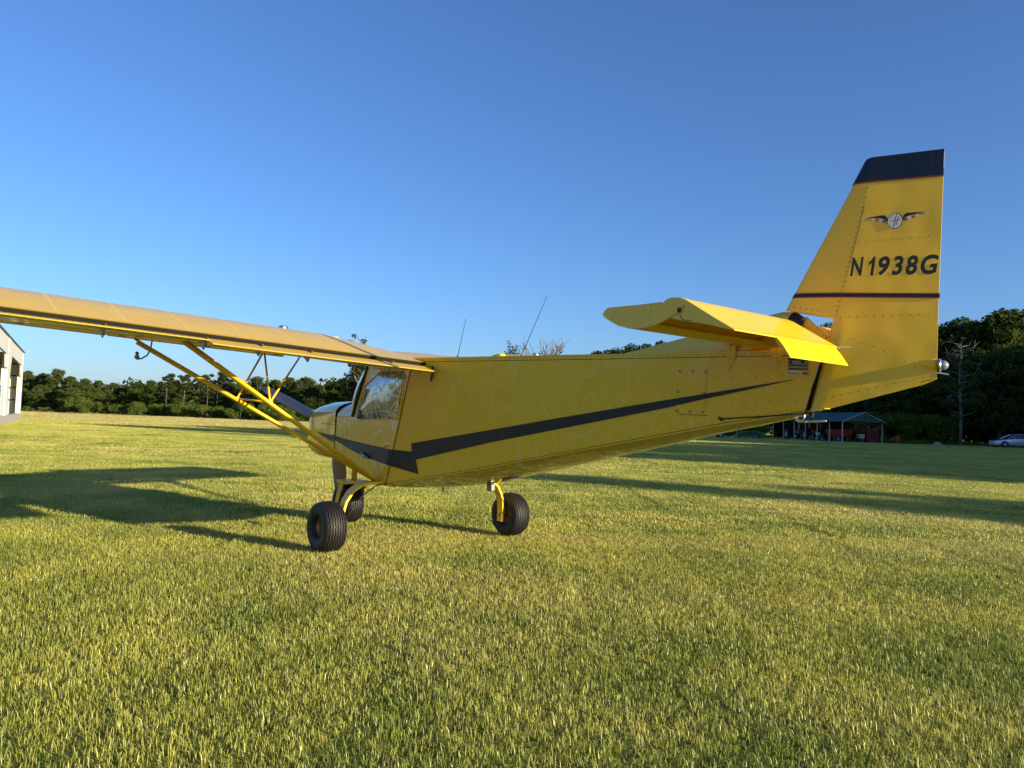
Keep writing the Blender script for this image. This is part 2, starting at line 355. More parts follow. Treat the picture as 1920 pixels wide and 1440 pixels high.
def make_grass():
    kinds = []       # (verts, tris, attr, half size)
    spec = [(1.0, 8600, .040, .0029, .75), (1.0, 8600, .044, .0029, .7), (1.0, 8600, .037, .0031, .8), (1.0, 8600, .042, .0029, .75),
            (1.5, 9000, .042, .0050, .7), (1.5, 9000, .040, .0050, .7), (1.5, 9000, .044, .0052, .7),
            (3.0, 12000, .046, .010, .65), (3.0, 12000, .044, .010, .6),
            (7.0, 12000, .065, .034, .6), (7.0, 12000, .070, .034, .55)]
    for sz, n, h, w, le in spec: kinds.append((blade_patch(n, sz, h, w, le), sz))
    groups = [([0, 1, 2, 3], 1.0, 0, 8.5), ([4, 5, 6], 1.5, 8.5, 20), ([7, 8], 3.0, 20, 46), ([9, 10], 7.0, 46, 150)]
    pts, pk, pr = [], [], []
    for ks, sz, d0, d1 in groups:
        n = int(d1 * 1.1 / sz) + 2
        for iy in range(-2, n):
            for ix in range(-n, n):
                x, y = ix * sz, iy * sz
                d = y
                if not (d0 - .5 * sz <= d - 0 < d1): continue
                if abs(x) > .74 * max(y, 0) + 1.8 + sz: continue
                if y < 1.0: continue
                pts.append((x, y, float(ground_z(x, y)))); pk.append(random.choice(ks)); pr.append(random.randrange(4) * math.pi / 2)
    V = []; F = []; A = []; K = []; base = 0
    for i, ((v, t, a), sz) in enumerate(kinds):
        V.append(v); F.append(t + base); A.append(a); K.append(np.full(len(v), i)); base += len(v)
    V.append(np.array(pts)); A.append(np.stack([np.array(pr), np.zeros(len(pts)), np.zeros(len(pts))], 1)); K.append(np.array(pk) + 100)
    V = np.concatenate(V); F = np.concatenate(F); A = np.concatenate(A); K = np.concatenate(K)
    me = bpy.data.meshes.new('grass')
    me.vertices.add(len(V)); me.vertices.foreach_set('co', V.astype(np.float32).ravel())
    me.loops.add(F.size); me.loops.foreach_set('vertex_index', F.astype(np.int32).ravel())
    me.polygons.add(len(F)); me.polygons.foreach_set('loop_start', np.arange(0, F.size, 3, dtype=np.int32))
    me.attributes.new('blade', 'FLOAT_VECTOR', 'POINT').data.foreach_set('vector', A.astype(np.float32).ravel())
    me.attributes.new('kid', 'INT', 'POINT').data.foreach_set('value', K.astype(np.int32))
    me.update(calc_edges=True); me.materials.append(M_grass)
    o = link(bpy.data.objects.new('grass', me)); tag(o, 'short mown grass, green mixed with straw-coloured blades', 'grass', kind='stuff')
    ng = bpy.data.node_groups.new('scatter', 'GeometryNodeTree')
    ng.interface.new_socket('Geometry', in_out='INPUT', socket_type='NodeSocketGeometry')
    ng.interface.new_socket('Geometry', in_out='OUTPUT', socket_type='NodeSocketGeometry')
    n = ng.nodes; l = ng.links
    gi = n.new('NodeGroupInput'); go = n.new('NodeGroupOutput')
    ka = n.new('GeometryNodeInputNamedAttribute'); ka.data_type = 'INT'; ka.inputs['Name'].default_value = 'kid'
    ba = n.new('GeometryNodeInputNamedAttribute'); ba.data_type = 'FLOAT_VECTOR'; ba.inputs['Name'].default_value = 'blade'
    cmp_ = n.new('FunctionNodeCompare'); cmp_.data_type = 'INT'; cmp_.operation = 'GREATER_EQUAL'
    ins = [s for s in cmp_.inputs if s.type == 'INT']; l.new(ka.outputs[0], ins[0]); ins[1].default_value = 100
    sep = n.new('GeometryNodeSeparateGeometry'); sep.domain = 'POINT'; l.new(gi.outputs[0], sep.inputs[0]); l.new(cmp_.outputs[0], sep.inputs['Selection'])
    sp = n.new('GeometryNodeSplitToInstances'); l.new(sep.outputs[1], sp.inputs['Geometry']); l.new(ka.outputs[0], sp.inputs['Group ID'])
    iop = n.new('GeometryNodeInstanceOnPoints'); l.new(sep.outputs[0], iop.inputs['Points']); l.new(sp.outputs['Instances'], iop.inputs['Instance'])
    iop.inputs['Pick Instance'].default_value = True
    sub = n.new('ShaderNodeMath'); sub.operation = 'SUBTRACT'; sub.inputs[1].default_value = 100; l.new(ka.outputs[0], sub.inputs[0])
    l.new(sub.outputs[0], iop.inputs['Instance Index'])
    s2 = n.new('ShaderNodeSeparateXYZ'); l.new(ba.outputs[0], s2.inputs[0])
    c2 = n.new('ShaderNodeCombineXYZ'); l.new(s2.outputs['X'], c2.inputs['Z'])
    l.new(c2.outputs[0], iop.inputs['Rotation']); l.new(iop.outputs[0], go.inputs[0])
    md = o.modifiers.new('scatter', 'NODES'); md.node_group = ng
    return o
make_grass()

# ---------------------------------------------------------------- background: trees, sheds, vehicles
def at(px, d):
    """world x of photo column px at depth d"""
    return (px - 960) / F_PX * d
def top_h(px, ytop, d):
    return CAM_H + (YH + ROLL * (px - 960) - ytop) / F_PX * d
def foliage(name, c1, c2, c3, trans=.25):
    m = bpy.data.materials.new(name); m.use_nodes = True; N = m.node_tree.nodes; L = m.node_tree.links; N.remove(N['Principled BSDF'])
    g = N.new('ShaderNodeNewGeometry'); oi = N.new('ShaderNodeObjectInfo')
    n = N.new('ShaderNodeTexNoise'); n.inputs['Scale'].default_value = .45; n.inputs['Detail'].default_value = 5; L.new(g.outputs['Position'], n.inputs['Vector'])
    ra = N.new('ShaderNodeMapRange'); ra.inputs['From Min'].default_value = .35; ra.inputs['From Max'].default_value = .68; L.new(n.outputs['Fac'], ra.inputs['Value'])
    m1 = N.new('ShaderNodeMix'); m1.data_type = 'RGBA'; m1.inputs['A'].default_value = (*c1, 1); m1.inputs['B'].default_value = (*c2, 1); L.new(ra.outputs[0], m1.inputs['Factor'])
    sc = N.new('ShaderNodeMath'); sc.operation = 'MULTIPLY'; sc.inputs[1].default_value = .55; L.new(oi.outputs['Random'], sc.inputs[0])
    m2 = N.new('ShaderNodeMix'); m2.data_type = 'RGBA'; m2.inputs['B'].default_value = (*c3, 1); L.new(sc.outputs[0], m2.inputs['Factor']); L.new(m1.outputs['Result'], m2.inputs['A'])
    d = N.new('ShaderNodeBsdfDiffuse'); t = N.new('ShaderNodeBsdfTranslucent'); L.new(m2.outputs['Result'], d.inputs[0]); L.new(m2.outputs['Result'], t.inputs[0])
    x = N.new('ShaderNodeMixShader'); x.inputs[0].default_value = trans; L.new(d.outputs[0], x.inputs[1]); L.new(t.outputs[0], x.inputs[2]); L.new(x.outputs[0], N['Material Output'].inputs['Surface'])
    return m
M_leaf = foliage('broadleaf_foliage', (.050, .075, .016), (.085, .115, .022), (.075, .085, .03))
M_pine = foliage('pine_foliage', (.035, .055, .018), (.060, .080, .022), (.05, .07, .03))
M_bush = foliage('bush_foliage', (.085, .130, .022), (.15, .19, .032), (.10, .12, .03))
M_mid = foliage('midgreen_foliage', (.060, .095, .018), (.10, .135, .026), (.08, .10, .03))
M_moss = foliage('hanging_moss', (.11, .11, .075), (.15, .15, .10), (.10, .11, .07))
M_bark = mat('bark', (.14, .115, .09), .95, noise=.35, nscale=3)
M_pbark = mat('pine_bark', (.13, .10, .07), .95, noise=.3, nscale=3)
M_dead = mat('dead_wood', (.17, .155, .13), .9, noise=.25, nscale=3)

def leaf_soup(blobs, n, size, seed, flat=.0):
    """n small leaf-clump faces spread through ellipsoid blobs [(cx,cy,cz,rx,ry,rz)], denser towards the shell"""
    g = np.random.default_rng(seed); B = np.array(blobs); w = (B[:, 3] * B[:, 4] * B[:, 5]) ** .66; w /= w.sum()
    k = g.choice(len(B), n, p=w); d = g.normal(size=(n, 3)); d /= np.linalg.norm(d, axis=1)[:, None]
    r = np.clip(g.beta(3.5, 1.3, n) * 1.06, 0, 1.12)[:, None]
    c = B[k, :3] + d * r * B[k, 3:]
    u = g.normal(size=(n, 3)); u /= np.linalg.norm(u, axis=1)[:, None]
    nn = d * .9 + g.normal(size=(n, 3)) * .6; nn[:, 2] += flat; u = np.cross(u, nn); u /= np.linalg.norm(u, axis=1)[:, None]
    v = np.cross(nn, u); v /= np.linalg.norm(v, axis=1)[:, None]
    s = size * g.uniform(.5, 1.35, (n, 1)); e = g.uniform(.45, .95, (n, 1))
    P = np.stack([c - u * s - v * s * e * .2, c + v * s * e * .1 - v * s * e, c + u * s - v * s * e * .1, c + v * s * e + u * s * g.uniform(-.5, .5, (n, 1))], 1)
    return P.reshape(-1, 3), np.arange(n * 4).reshape(n, 4)
def soup_mesh(name, P, F, m):
    me = bpy.data.meshes.new(name); me.vertices.add(len(P)); me.vertices.foreach_set('co', P.astype(np.float32).ravel())
    me.loops.add(F.size); me.loops.foreach_set('vertex_index', F.astype(np.int32).ravel())
    me.polygons.add(len(F)); me.polygons.foreach_set('loop_start', np.arange(0, F.size, 4, dtype=np.int32)); me.update(calc_edges=True); me.materials.append(m); return me
def branch_mesh(name, mb, m):
    me = bpy.data.meshes.new(name); me.from_pydata([tuple(v) for v in mb.v], [], mb.f); me.materials.append(m)
    me.polygons.foreach_set('use_smooth', [True] * len(me.polygons)); return me
# tree prototypes of unit height 1 (scaled to their real height by the object), crown radius ~ .28
def make_broad(seed, n=6500, low=.18):
    g = random.Random(seed); bl = []; mb = MB()
    nb = g.randint(30, 38)
    for i in range(nb):
        t = (i + .5) / nb; z = low + .06 + (.86 - low) * t ** .9; rr = .30 * math.sin(math.pi * min(.97, .25 + t * .72)) ** .7
        a = g.uniform(0, 6.28); q = rr * g.uniform(.2, 1.0) * g.uniform(.75, 1.08); s = g.uniform(.055, .115) * (1.15 - .35 * t)
        bl.append((q * math.cos(a), q * math.sin(a), z, s * 1.25, s * 1.25, s * .85))
    for i in range(16): a = g.uniform(0, 6.28); q = g.uniform(.03, .24); bl.append((q * math.cos(a), q * math.sin(a), .96 - q * .75 - g.uniform(0, .08), .030, .030, .028))
    mb.tube([(0, 0, -.02), (.01, 0, .2), (-.01, .01, .45), (0, 0, .8)], [.024, .018, .013, .004], 7)
    for b in bl[::2]: mb.tube([(0, 0, b[2] * .6), (b[0] * .55, b[1] * .55, b[2] * .85), b[:3]], [.010, .007, .003], 5, cap=False)
    P, F = leaf_soup(bl, n, .0125, seed); return soup_mesh('crown', P, F, M_leaf), branch_mesh('trunk', mb, M_bark)
def make_pine(seed, n=3200, start=.55):
    g = random.Random(seed); bl = []; mb = MB(); mb.tube([(0, 0, -.02), (.004, .003, .5), (0, 0, .97)], [.010, .007, .002], 7)
    for i in range(16):
        t = i / 15; z = start + (.97 - start) * t; rr = .13 * (1 - abs(t - .45) * 1.1) + .02; a = g.uniform(0, 6.28)
        x, y = rr * math.cos(a), rr * math.sin(a); s = g.uniform(.035, .055); bl.append((x, y, z + .01, s * 1.25, s * 1.25, s * .8))
        mb.tube([(0, 0, z - .02), (x * .6, y * .6, z - .005), (x, y, z)], [.004, .003, .0015], 4, cap=False)
    P, F = leaf_soup(bl, n, .0095, seed, .5); return soup_mesh('crown', P, F, M_pine), branch_mesh('trunk', mb, M_pbark)
def make_bare(seed, twigs=3, leaves=0, m=None, spread=.5):
    g = random.Random(seed); mb = MB(); tips = []
    def grow(p, d, ln, r, lev):
        pts = [p]; q = p.copy(); dd = d.copy()
        for k in range(3): dd = (dd + Vector((g.uniform(-.25, .25), g.uniform(-.25, .25), g.uniform(-.1, .2)))).normalized(); q = q + dd * ln / 3; pts.append(q.copy())
        mb.tube(pts, [r, r * .85, r * .7, r * .5], 5 if lev < 2 else 3, cap=False); tips.append((q, lev))
        if lev < twigs:
            for k in range(g.randint(3, 4) if lev else 5):
                s = pts[g.randint(1, 3)]; nd = (dd + Vector((g.uniform(-1, 1), g.uniform(-1, 1), g.uniform(-.2, .7))) * (spread + .25 * lev)).normalized(); grow(s.copy(), nd, ln * g.uniform(.45, .7), r * .5, lev + 1)
    grow(Vector((0, 0, -.02)), Vector((0, 0, 1)), .55, .034, 0)
    zmax = max(v[2] for v in mb.v); mb.v = [(v[0] / zmax, v[1] / zmax, v[2] / zmax) for v in mb.v]; tips = [(q / zmax, l) for q, l in tips]
    crown = None
    if leaves:
        bl = [(q.x, q.y, q.z, .035, .035, .03) for q, l in tips if l >= 2][:70]; P, F = leaf_soup(bl, leaves, .011, seed); crown = soup_mesh('crown', P, F, m)
    return crown, branch_mesh('trunk', mb, M_dead if not leaves else M_bark)
BROAD = [make_broad(s, 15000, l) for s, l in ((11, .05), (12, .12), (13, .02), (14, .10), (15, .06))]
PINES = [make_pine(s, 5000, st) for s, st in ((21, .60), (22, .68), (23, .52))]
def make_snag(seed):
    g = random.Random(seed); mb = MB(); bl = []
    mb.tube([(0, 0, -.02), (.01, 0, .3), (-.008, .01, .6), (.006, 0, .95)], [.013, .010, .006, .0015], 7)
    for i in range(34):
        z = .24 + .72 * (i / 33) + g.uniform(-.01, .01); a = i * 2.4 + g.uniform(-.4, .4); ln = .20 * (1 - abs(z - .5) * .9) * g.uniform(.5, 1.15)
        p1 = Vector((math.cos(a) * ln * .5, math.sin(a) * ln * .5, z + ln * .15)); p2_ = Vector((math.cos(a + .2) * ln, math.sin(a + .2) * ln, z + ln * g.uniform(-.2, 1.1)))
        mb.tube([(0, 0, z), p1, p2_], [.0045, .003, .001], 4, cap=False)
        for k in range(3):
            q = p1.lerp(p2_, g.uniform(.1, .9)); mb.tube([q, q + Vector((g.uniform(-.05, .05), g.uniform(-.05, .05), g.uniform(-.01, .07)))], [.0018, .0006], 3, cap=False)
        if z < .70 and g.random() < .95: bl.append((p2_.x * .8, p2_.y * .8, p2_.z - .01, .042, .042, .036))
    P, F = leaf_soup(bl, 5500, .009, seed); return soup_mesh('crown', P, F, M_leaf), branch_mesh('trunk', mb, M_dead)
SNAG = make_snag(61)
BARE = [make_bare(31), make_bare(32, spread=.4)]
SPARSE = [make_bare(41, 3, 1600, M_leaf), make_bare(42, 3, 3200, M_leaf, .6)]
def make_bush(seed):
    g = random.Random(seed); bl = [(g.uniform(-.55, .55), g.uniform(-.4, .4), g.uniform(.15, .75), g.uniform(.18, .3), g.uniform(.18, .3), g.uniform(.14, .25)) for _ in range(14)]
    mb = MB()
    for b in bl[:6]: mb.tube([(b[0] * .3, b[1] * .3, 0), b[:3]], [.02, .006], 4)
    P, F = leaf_soup(bl, 5000, .030, seed); return soup_mesh('leaves', P, F, M_bush), branch_mesh('stem', mb, M_bark)
BUSH = [make_bush(s) for s in (51, 52, 53)]
def place_tree(name, proto, x, y, h, label, group=None, wide=1.0, cat='tree', crown_mat=None):
    root = empty(name, (x, y, 0), random.uniform(0, 6.28)); root.scale = (h * wide, h * wide, h); tag(root, label, cat, group)
    for me, nm in zip(proto, ('crown' if cat == 'tree' else 'leaves', 'trunk' if cat == 'tree' else 'stem')):
        if me is None: continue
        o = bpy.data.objects.new(nm, me); link(o, root)
        if crown_mat and nm in ('crown', 'leaves'):
            o.material_slots[0].link = 'OBJECT'; o.material_slots[0].material = crown_mat
    return root

# --- far treeline, left of and behind the airplane (photo column, y of the tree top)
ORD = ['first', 'second', 'third', 'fourth', 'fifth', 'sixth', 'seventh', 'eighth', 'ninth', 'tenth', 'eleventh', 'twelfth', 'thirteenth', 'fourteenth', 'fifteenth',
       'sixteenth', 'seventeenth', 'eighteenth', 'nineteenth', 'twentieth', 'twenty-first', 'twenty-second', 'twenty-third', 'twenty-fourth']
g1 = 'trees of the far treeline across the field'
left = [(52, 690), (78, 694), (108, 691), (132, 703), (158, 706), (185, 709), (210, 713), (236, 717), (258, 713), (282, 712), (330, 716), (372, 713), (430, 713), (460, 712),
        (484, 706), (515, 708), (545, 701), (572, 706), (598, 716), (622, 711), (645, 706), (700, 694), (735, 700), (770, 696), (810, 702), (850, 698), (890, 703), (925, 700), (960, 695), (1000, 704), (1040, 700), (1085, 690)]
for i, (px, yt) in enumerate(left):
    d = np.interp(px, [50, 300, 600, 1100], [150, 138, 122, 130]) + random.uniform(-5, 5)
    yt2 = yt + random.uniform(-3, 3)
    seg = 'right of the white hangar' if px < 240 else ('seen under the port wing' if px < 480 else ('seen between the wing strut and the engine cowling' if px < 700 else 'behind the airplane fuselage'))
    lab = f'{ORD[i]} tall broadleaf treetop counted from the hangar along the far treeline' if px < 701 else 'far broadleaf tree hidden behind the airplane fuselage'
    place_tree('broadleaf_tree', BROAD[i % 5], at(px, d), d, top_h(px, yt2, d), lab, g1, random.uniform(1.15, 1.5))
# second, lower row in front so that the wall of leaves reaches the ground
for i, px in enumerate(range(45, 1130, 34)):
    d = np.interp(px, [50, 300, 600, 1100], [136, 126, 112, 118]) + random.uniform(-3, 3)
    yt = np.interp(px, [45, 140, 250, 500, 720, 1130], [722, 722, 735, 736, 728, 735]) + random.uniform(-9, 7)
    place_tree('broadleaf_tree', BROAD[(i * 3 + 1) % 5], at(px, d), d, top_h(px, yt, d), 'lower green tree in the front row of the far treeline across the field', 'front row trees of the far treeline', random.uniform(1.5, 2.0), 'tree', M_mid if px < 260 or i % 3 == 0 else None)
for i, px in enumerate([56, 84, 118, 146, 172, 200, 300, 322, 345, 372, 398, 425, 452, 480, 510, 545, 585, 230, 262]):
    d = np.interp(px, [50, 300, 600], [124, 116, 104]) + random.uniform(-2, 2)
    yt = {146: 742, 172: 748, 200: 758}.get(px, random.uniform(752, 764))
    h = top_h(px, yt, d)
    place_tree('bush', BUSH[i % 3], at(px, d), d, h, 'sunlit green bush at the foot of the far treeline', 'bushes at the foot of the far treeline', random.uniform(1.1, 1.5), 'bush')
pl4 = [(313, 701, 'flat-topped pine with bare trunk, leftmost of the tall pines under the wing'), (346, 703, 'thin round-topped pine with pale bare trunk, second from the left under the wing'),
       (390, 701, 'tall pine with pale bare trunk just left of the two front strut lines'), (408, 697, 'tallest open-crowned pine seen between the two wing struts'), (424, 702, 'round-topped dark pine right of the tallest pine between the wing struts')]
for i, (px, yt, lb) in enumerate(pl4): d = 116 + i * 1.5; place_tree('pine_tree', PINES[i % 3], at(px, d), d, top_h(px, yt, d), lb, None, 1.25)
# moss-hung oak behind the cabin, its bare top above the wing
o = place_tree('oak_tree', SPARSE[1], at(704, 108), 108, top_h(704, 624, 108), 'tall oak hung with grey moss, its sparse top rising above the wing root', None, 1.0)
g_ = random.Random(5); bl = [(g_.uniform(-.28, .28), g_.uniform(-.2, .2), g_.uniform(.42, .74), .045, .045, .05) for _ in range(26)]
P, F = leaf_soup(bl, 3800, .014, 77); me = soup_mesh('crown', P, F, M_leaf); link(bpy.data.objects.new('crown', me), o)
P = []; 
for k in range(150):
    x, y, z = g_.uniform(-.30, .30), g_.uniform(-.2, .2), g_.uniform(.42, .72); l_ = g_.uniform(.03, .09); w_ = .006
    P += [(x - w_, y, z), (x + w_, y, z), (x + w_ * .4, y + w_, z - l_), (x - w_ * .4, y - w_, z - l_)]
me = soup_mesh('moss', np.array(P), np.arange(len(P)).reshape(-1, 4), M_moss); link(bpy.data.objects.new('moss', me), o)['kind'] = 'stuff'
o2 = place_tree('oak_tree', BROAD[2], at(672, 112), 112, top_h(672, 684, 112), 'dark oak with grey moss left of the cabin windshield', None, 1.3)
link(bpy.data.objects.new('moss', me), o2)['kind'] = 'stuff'
# thin tops above the rear fuselage
for px, yt, pr_, lb in ((957, 642, SPARSE[0], 'thin leafy treetop showing above the fuselage left of the long antenna'), (978, 644, BARE[1], 'small bare treetop at the foot of the long antenna'),
                        (1008, 631, BARE[0], 'bare branching treetop right of the long antenna'), (1036, 625, BARE[1], 'tallest bare treetop above the fuselage'), (1064, 633, BARE[0], 'rightmost bare treetop above the fuselage')):
    place_tree('bare_tree' if pr_ in BARE else 'young_tree', pr_, at(px, 110), 110, top_h(px, yt, 110), lb, None, .9)
# --- right forest
g2 = 'tall trees of the forest on the right'
right = [(1120, 652), (1150, 646), (1185, 640), (1215, 636), (1243, 629), (1290, 640), (1330, 640), (1375, 635), (1420, 630), (1465, 625), (1510, 615), (1552, 598), (1600, 612), (1645, 600), (1690, 600), (1735, 598),
         (1775, 596), (1800, 588), (1832, 590), (1868, 566), (1900, 568), (1935, 580), (1985, 560), (2040, 575)]
for i, (px, yt) in enumerate(right):
    d = np.interp(px, [1100, 1500, 1900, 2050], [122, 112, 98, 96]) + random.uniform(-3, 3)
    lab = (f'{ORD[i]} dark treetop above the rear fuselage, counted from the bare treetops' if px < 1260 else ('tall dark forest tree hidden behind the airplane tail' if px < 1745 else
           (f'{ORD[i - 16]} tall dark forest tree to the right of the rudder' if px < 1930 else 'tall dark forest tree beyond the right edge of the photo')))
    place_tree('forest_tree', BROAD[(i * 2) % 5], at(px, d), d, top_h(px, yt, d), lab, g2, random.uniform(.95, 1.2))
for i, px in enumerate(range(1120, 2120, 42)):
    d = np.interp(px, [1100, 1500, 1900, 2100], [114, 104, 91, 88]) + random.uniform(-2, 2)
    yt = np.interp(px, [1100, 1400, 1700, 1900, 2100], [690, 680, 665, 640, 640]) + random.uniform(-12, 12)
    place_tree('forest_tree', BROAD[(i * 3) % 5], at(px, d), d, top_h(px, yt, d), 'lower dark tree filling the shaded forest edge on the right', 'lower trees of the shaded forest edge', random.uniform(1.2, 1.5))
# wood behind, deep and dark, so that no daylight shows between the trunks
gw = np.random.default_rng(9); bl = []
for px in range(1080, 2160, 14):
    d = np.interp(px, [1100, 1500, 1900, 2100], [128, 120, 106, 102]); 
    for k in range(6): z = gw.uniform(.5, np.interp(px, [1100, 1500, 1700, 2100], [9, 11, 12, 13])); bl.append((at(px, d) + gw.uniform(-1, 1), d + gw.uniform(0, 6), z, 2.2, 2.2, 1.8))
P, F = leaf_soup(bl, 26000, .42, 3); o = link(bpy.data.objects.new('forest_interior', soup_mesh('forest_interior', P, F, M_pine))); tag(o, 'dense dark inner mass of the forest behind the right-hand trees', 'woodland', kind='stuff')
bl = []
for px in range(-40, 1120, 14):
    d = np.interp(px, [0, 300, 600, 1100], [160, 148, 132, 138]) + 3
    for k in range(4): z = gw.uniform(.4, top_h(px, 721, d)); bl.append((at(px, d) + gw.uniform(-1, 1), d + gw.uniform(0, 6), z, 2.2, 2.2, 1.5))
P, F = leaf_soup(bl, 24000, .42, 4); o = link(bpy.data.objects.new('treeline_interior', soup_mesh('treeline_interior', P, F, M_pine))); tag(o, 'dense dark inner mass of the woods behind the far treeline', 'woodland', kind='stuff')
place_tree('snag_tree', SNAG, at(1803, 84), 84, top_h(1803, 632, 84), 'half-dead grey tree with bare upper limbs standing in front of the dark forest', None, 1.15)
for i, (px, yt) in enumerate([(1640, 782), (1672, 766), (1700, 770), (1728, 776), (1755, 772), (1600, 785), (1560, 786), (1420, 790), (1380, 796)]):
    d = 89 + random.uniform(-1.5, 1.5); place_tree('bush', BUSH[i % 3], at(px, d), d, top_h(px, yt, d), 'wild green shrub behind and beside the open tractor shed', 'wild shrubs around the tractor shed', random.uniform(1.0, 1.3), 'bush')
bl = [(at(px, 86), 86 + gw.uniform(-1.5, 2), .15, 1.2, .8, .35) for px in range(1640, 1930, 10)]
P, F = leaf_soup(bl, 5000, .10, 8); o = link(bpy.data.objects.new('tall_weeds', soup_mesh('tall_weeds', P, F, M_bush))); tag(o, 'strip of rough tall weeds along the forest edge', 'weeds', kind='stuff')
# --- trees outside the right edge of the photo, whose long shadows lie over the field
for (x, y, h, k, w) in CASTERS:
    pr_ = BROAD[k] if k < 5 else PINES[k - 5]
    place_tree('unseen_shade_tree', pr_, x, y, h, 'tall unseen tree beyond the right side of the field casting a long shadow', 'unseen trees beyond the right side of the field', w)
# ---------------------------------------------------------------- hangar on the left
M_sheet = mat('pale_corrugated_sheet', (.72, .70, .63), .6, noise=.12, nscale=1.2)
M_roofs = mat('dark_roof_edge', (.10, .11, .12), .6)
M_girt = mat('dark_girt', (.06, .05, .045), .8)
M_blue = mat('blue_painted_panel', (.16, .33, .44), .5, noise=.1, nscale=2)
M_conc = mat('concrete', (.42, .39, .33), .9, noise=.15, nscale=1)
A = Vector((-37.1, 57.7, 0)); Bp = Vector((-28.0, 41.9, 0)); ang = math.atan2((Bp - A).y, (Bp - A).x)
hg = tag(empty('hangar', A, ang), 'open white metal hangar with dark roof edge at the left side of the field', 'hangar')
# local: x along the open front towards the camera side, y = outside (right), building extends to -y... front wall at y=0
Hh = 5.05
def panel_poly(name, pts, m, y0, y1, parent):
    vs, tri = tess([pts]); k = len(pts); P = [(p[0], y0, p[1]) for p in pts] + [(p[0], y1, p[1]) for p in pts]
    F = [tuple(t) for t in tri] + [tuple(i + k for i in reversed(t)) for t in tri] + [(i, (i + 1) % k, (i + 1) % k + k, i + k) for i in range(k)]
    return mesh_obj(name, P, F, m, parent)
BAY, W, L5 = 13.75, 12.0, 30.0
SGN = -1
for x0, x1 in ((0, .95), (13.4, 15.6), (28.0, 30.0)):
    MB().box((x0, -.30, .50), (x1, 0, Hh - .01)).build('post', M_sheet, hg)
for x0, x1 in ((.95, 13.4), (15.6, 28.0)):
    panel_poly('header_panel', [(x0, Hh - .01), (x0, 3.2), (x0 + .35, 3.3), (x0 + .9, 4.05), (x1 - 1.3, 4.15), (x1 - .5, 3.3), (x1, 2.6), (x1, Hh - .01)], M_sheet, -.02, -.14, hg)
MB().box((-.05, -.36, -.2), (L5, .05, .50)).build('foundation_wall', M_conc, hg)
MB().box((17.6, -.20, .51), (28.0, -.12, 2.2)).build('door_panel', M_blue, hg)
MB().box((15.6, -.20, .51), (17.55, -.10, 2.3)).build('door_panel', M_sheet, hg)
for z in np.arange(.75, 2.2, .28): MB().box((17.6, -.115, z), (28.0, -.105, z + .03)).build('door_seam', M_girt, hg)
MB().box((.0, -W, 0), (.08, -.31, Hh)).build('end_wall', M_sheet, hg)
MB().box((0, -W - .1, .0), (L5, -W, Hh)).build('back_wall', M_sheet, hg)
for y in np.arange(-1.3, -W, -1.55): MB().box((.10, y - .09, .5), (.26, y + .09, Hh - .05)).build('stud', M_girt, hg)
for z in (1.45, 2.35, 3.25, 4.15): MB().box((.27, -W + .1, z), (.34, -.4, z + .10)).build('girt', M_girt, hg)
for x in np.arange(3, L5, 3.0): MB().box((x, -W + .1, .3), (x + .12, -W + .25, Hh)).build('stud', M_girt, hg)
mesh_obj('roof', [(-.08, .06, Hh + .03), (L5, .06, Hh + .03), (L5, -W / 2, Hh + .9), (-.08, -W / 2, Hh + .9), (L5, -W - .3, Hh), (-.08, -W - .3, Hh)], [(0, 1, 2, 3), (3, 2, 4, 5)], M_roofs, hg, solid=.06)

# ---------------------------------------------------------------- open tractor shed
M_green = mat('green_metal_roof', (.012, .085, .062), .45, noise=.15, nscale=1)
M_galv = mat('galvanised_post', (.45, .46, .47), .5, .4)
P0 = Vector((35.6, 81.9, 0)); P1 = Vector((30.0, 85.6, 0)); an = math.atan2(.957, -.29)
shd = tag(empty('tractor_shed', P0, an), 'open shed with green metal roof on thin grey posts behind the tail skid', 'shed')
# local x: along the eave away from the gable, y<0: to the back... gable spans from P0 to the right
SW, SLn, EH, RH = 5.36, 14.3, 2.25, 3.25
gy = -1
def shp(x, u, z): return (x, -u, z)     # u: width coordinate from the near eave to the far eave
for i in range(8):
    for u in (0.06, SW - .06):
        MB().box((i * 2.0 - .04, -u - .04, 0), (i * 2.0 + .04, -u + .04, EH)).build('post', M_galv, shd)
rf = mesh_obj('roof', [shp(-.25, -.15, EH - .05), shp(SLn, -.15, EH - .05), shp(SLn, SW / 2, RH), shp(-.25, SW / 2, RH), shp(SLn, SW + .15, EH - .05), shp(-.25, SW + .15, EH - .05)], [(0, 1, 2, 3), (3, 2, 4, 5)], M_green, shd, solid=.05)
for x in np.arange(-.1, SLn, .6): MB().tube([shp(x, -.15, EH - .01), shp(x, SW / 2, RH + .04)], .018, 4).build('roof_rib', M_green, rf)
g_ = MB(); g_.tube([shp(-.28, -.18, EH - .05), shp(-.28, SW / 2, RH + .02), shp(-.28, SW + .18, EH - .05)], .045, 6, up=(1, 0, 0)); g_.build('gable_trim', M_galv, shd)
panel = MB(); panel.add([shp(-.2, 0, EH - .03), shp(-.2, SW, EH - .03), shp(-.2, SW / 2, RH - .05)], [(0, 1, 2)]); panel.build('gable_panel', M_green, shd)
for x in (2.0, 6.0, 10.0): MB().tube([shp(x, .05, EH - .05), shp(x, SW - .05, EH - .05)], .04, 4).build('tie_beam', M_galv, shd)

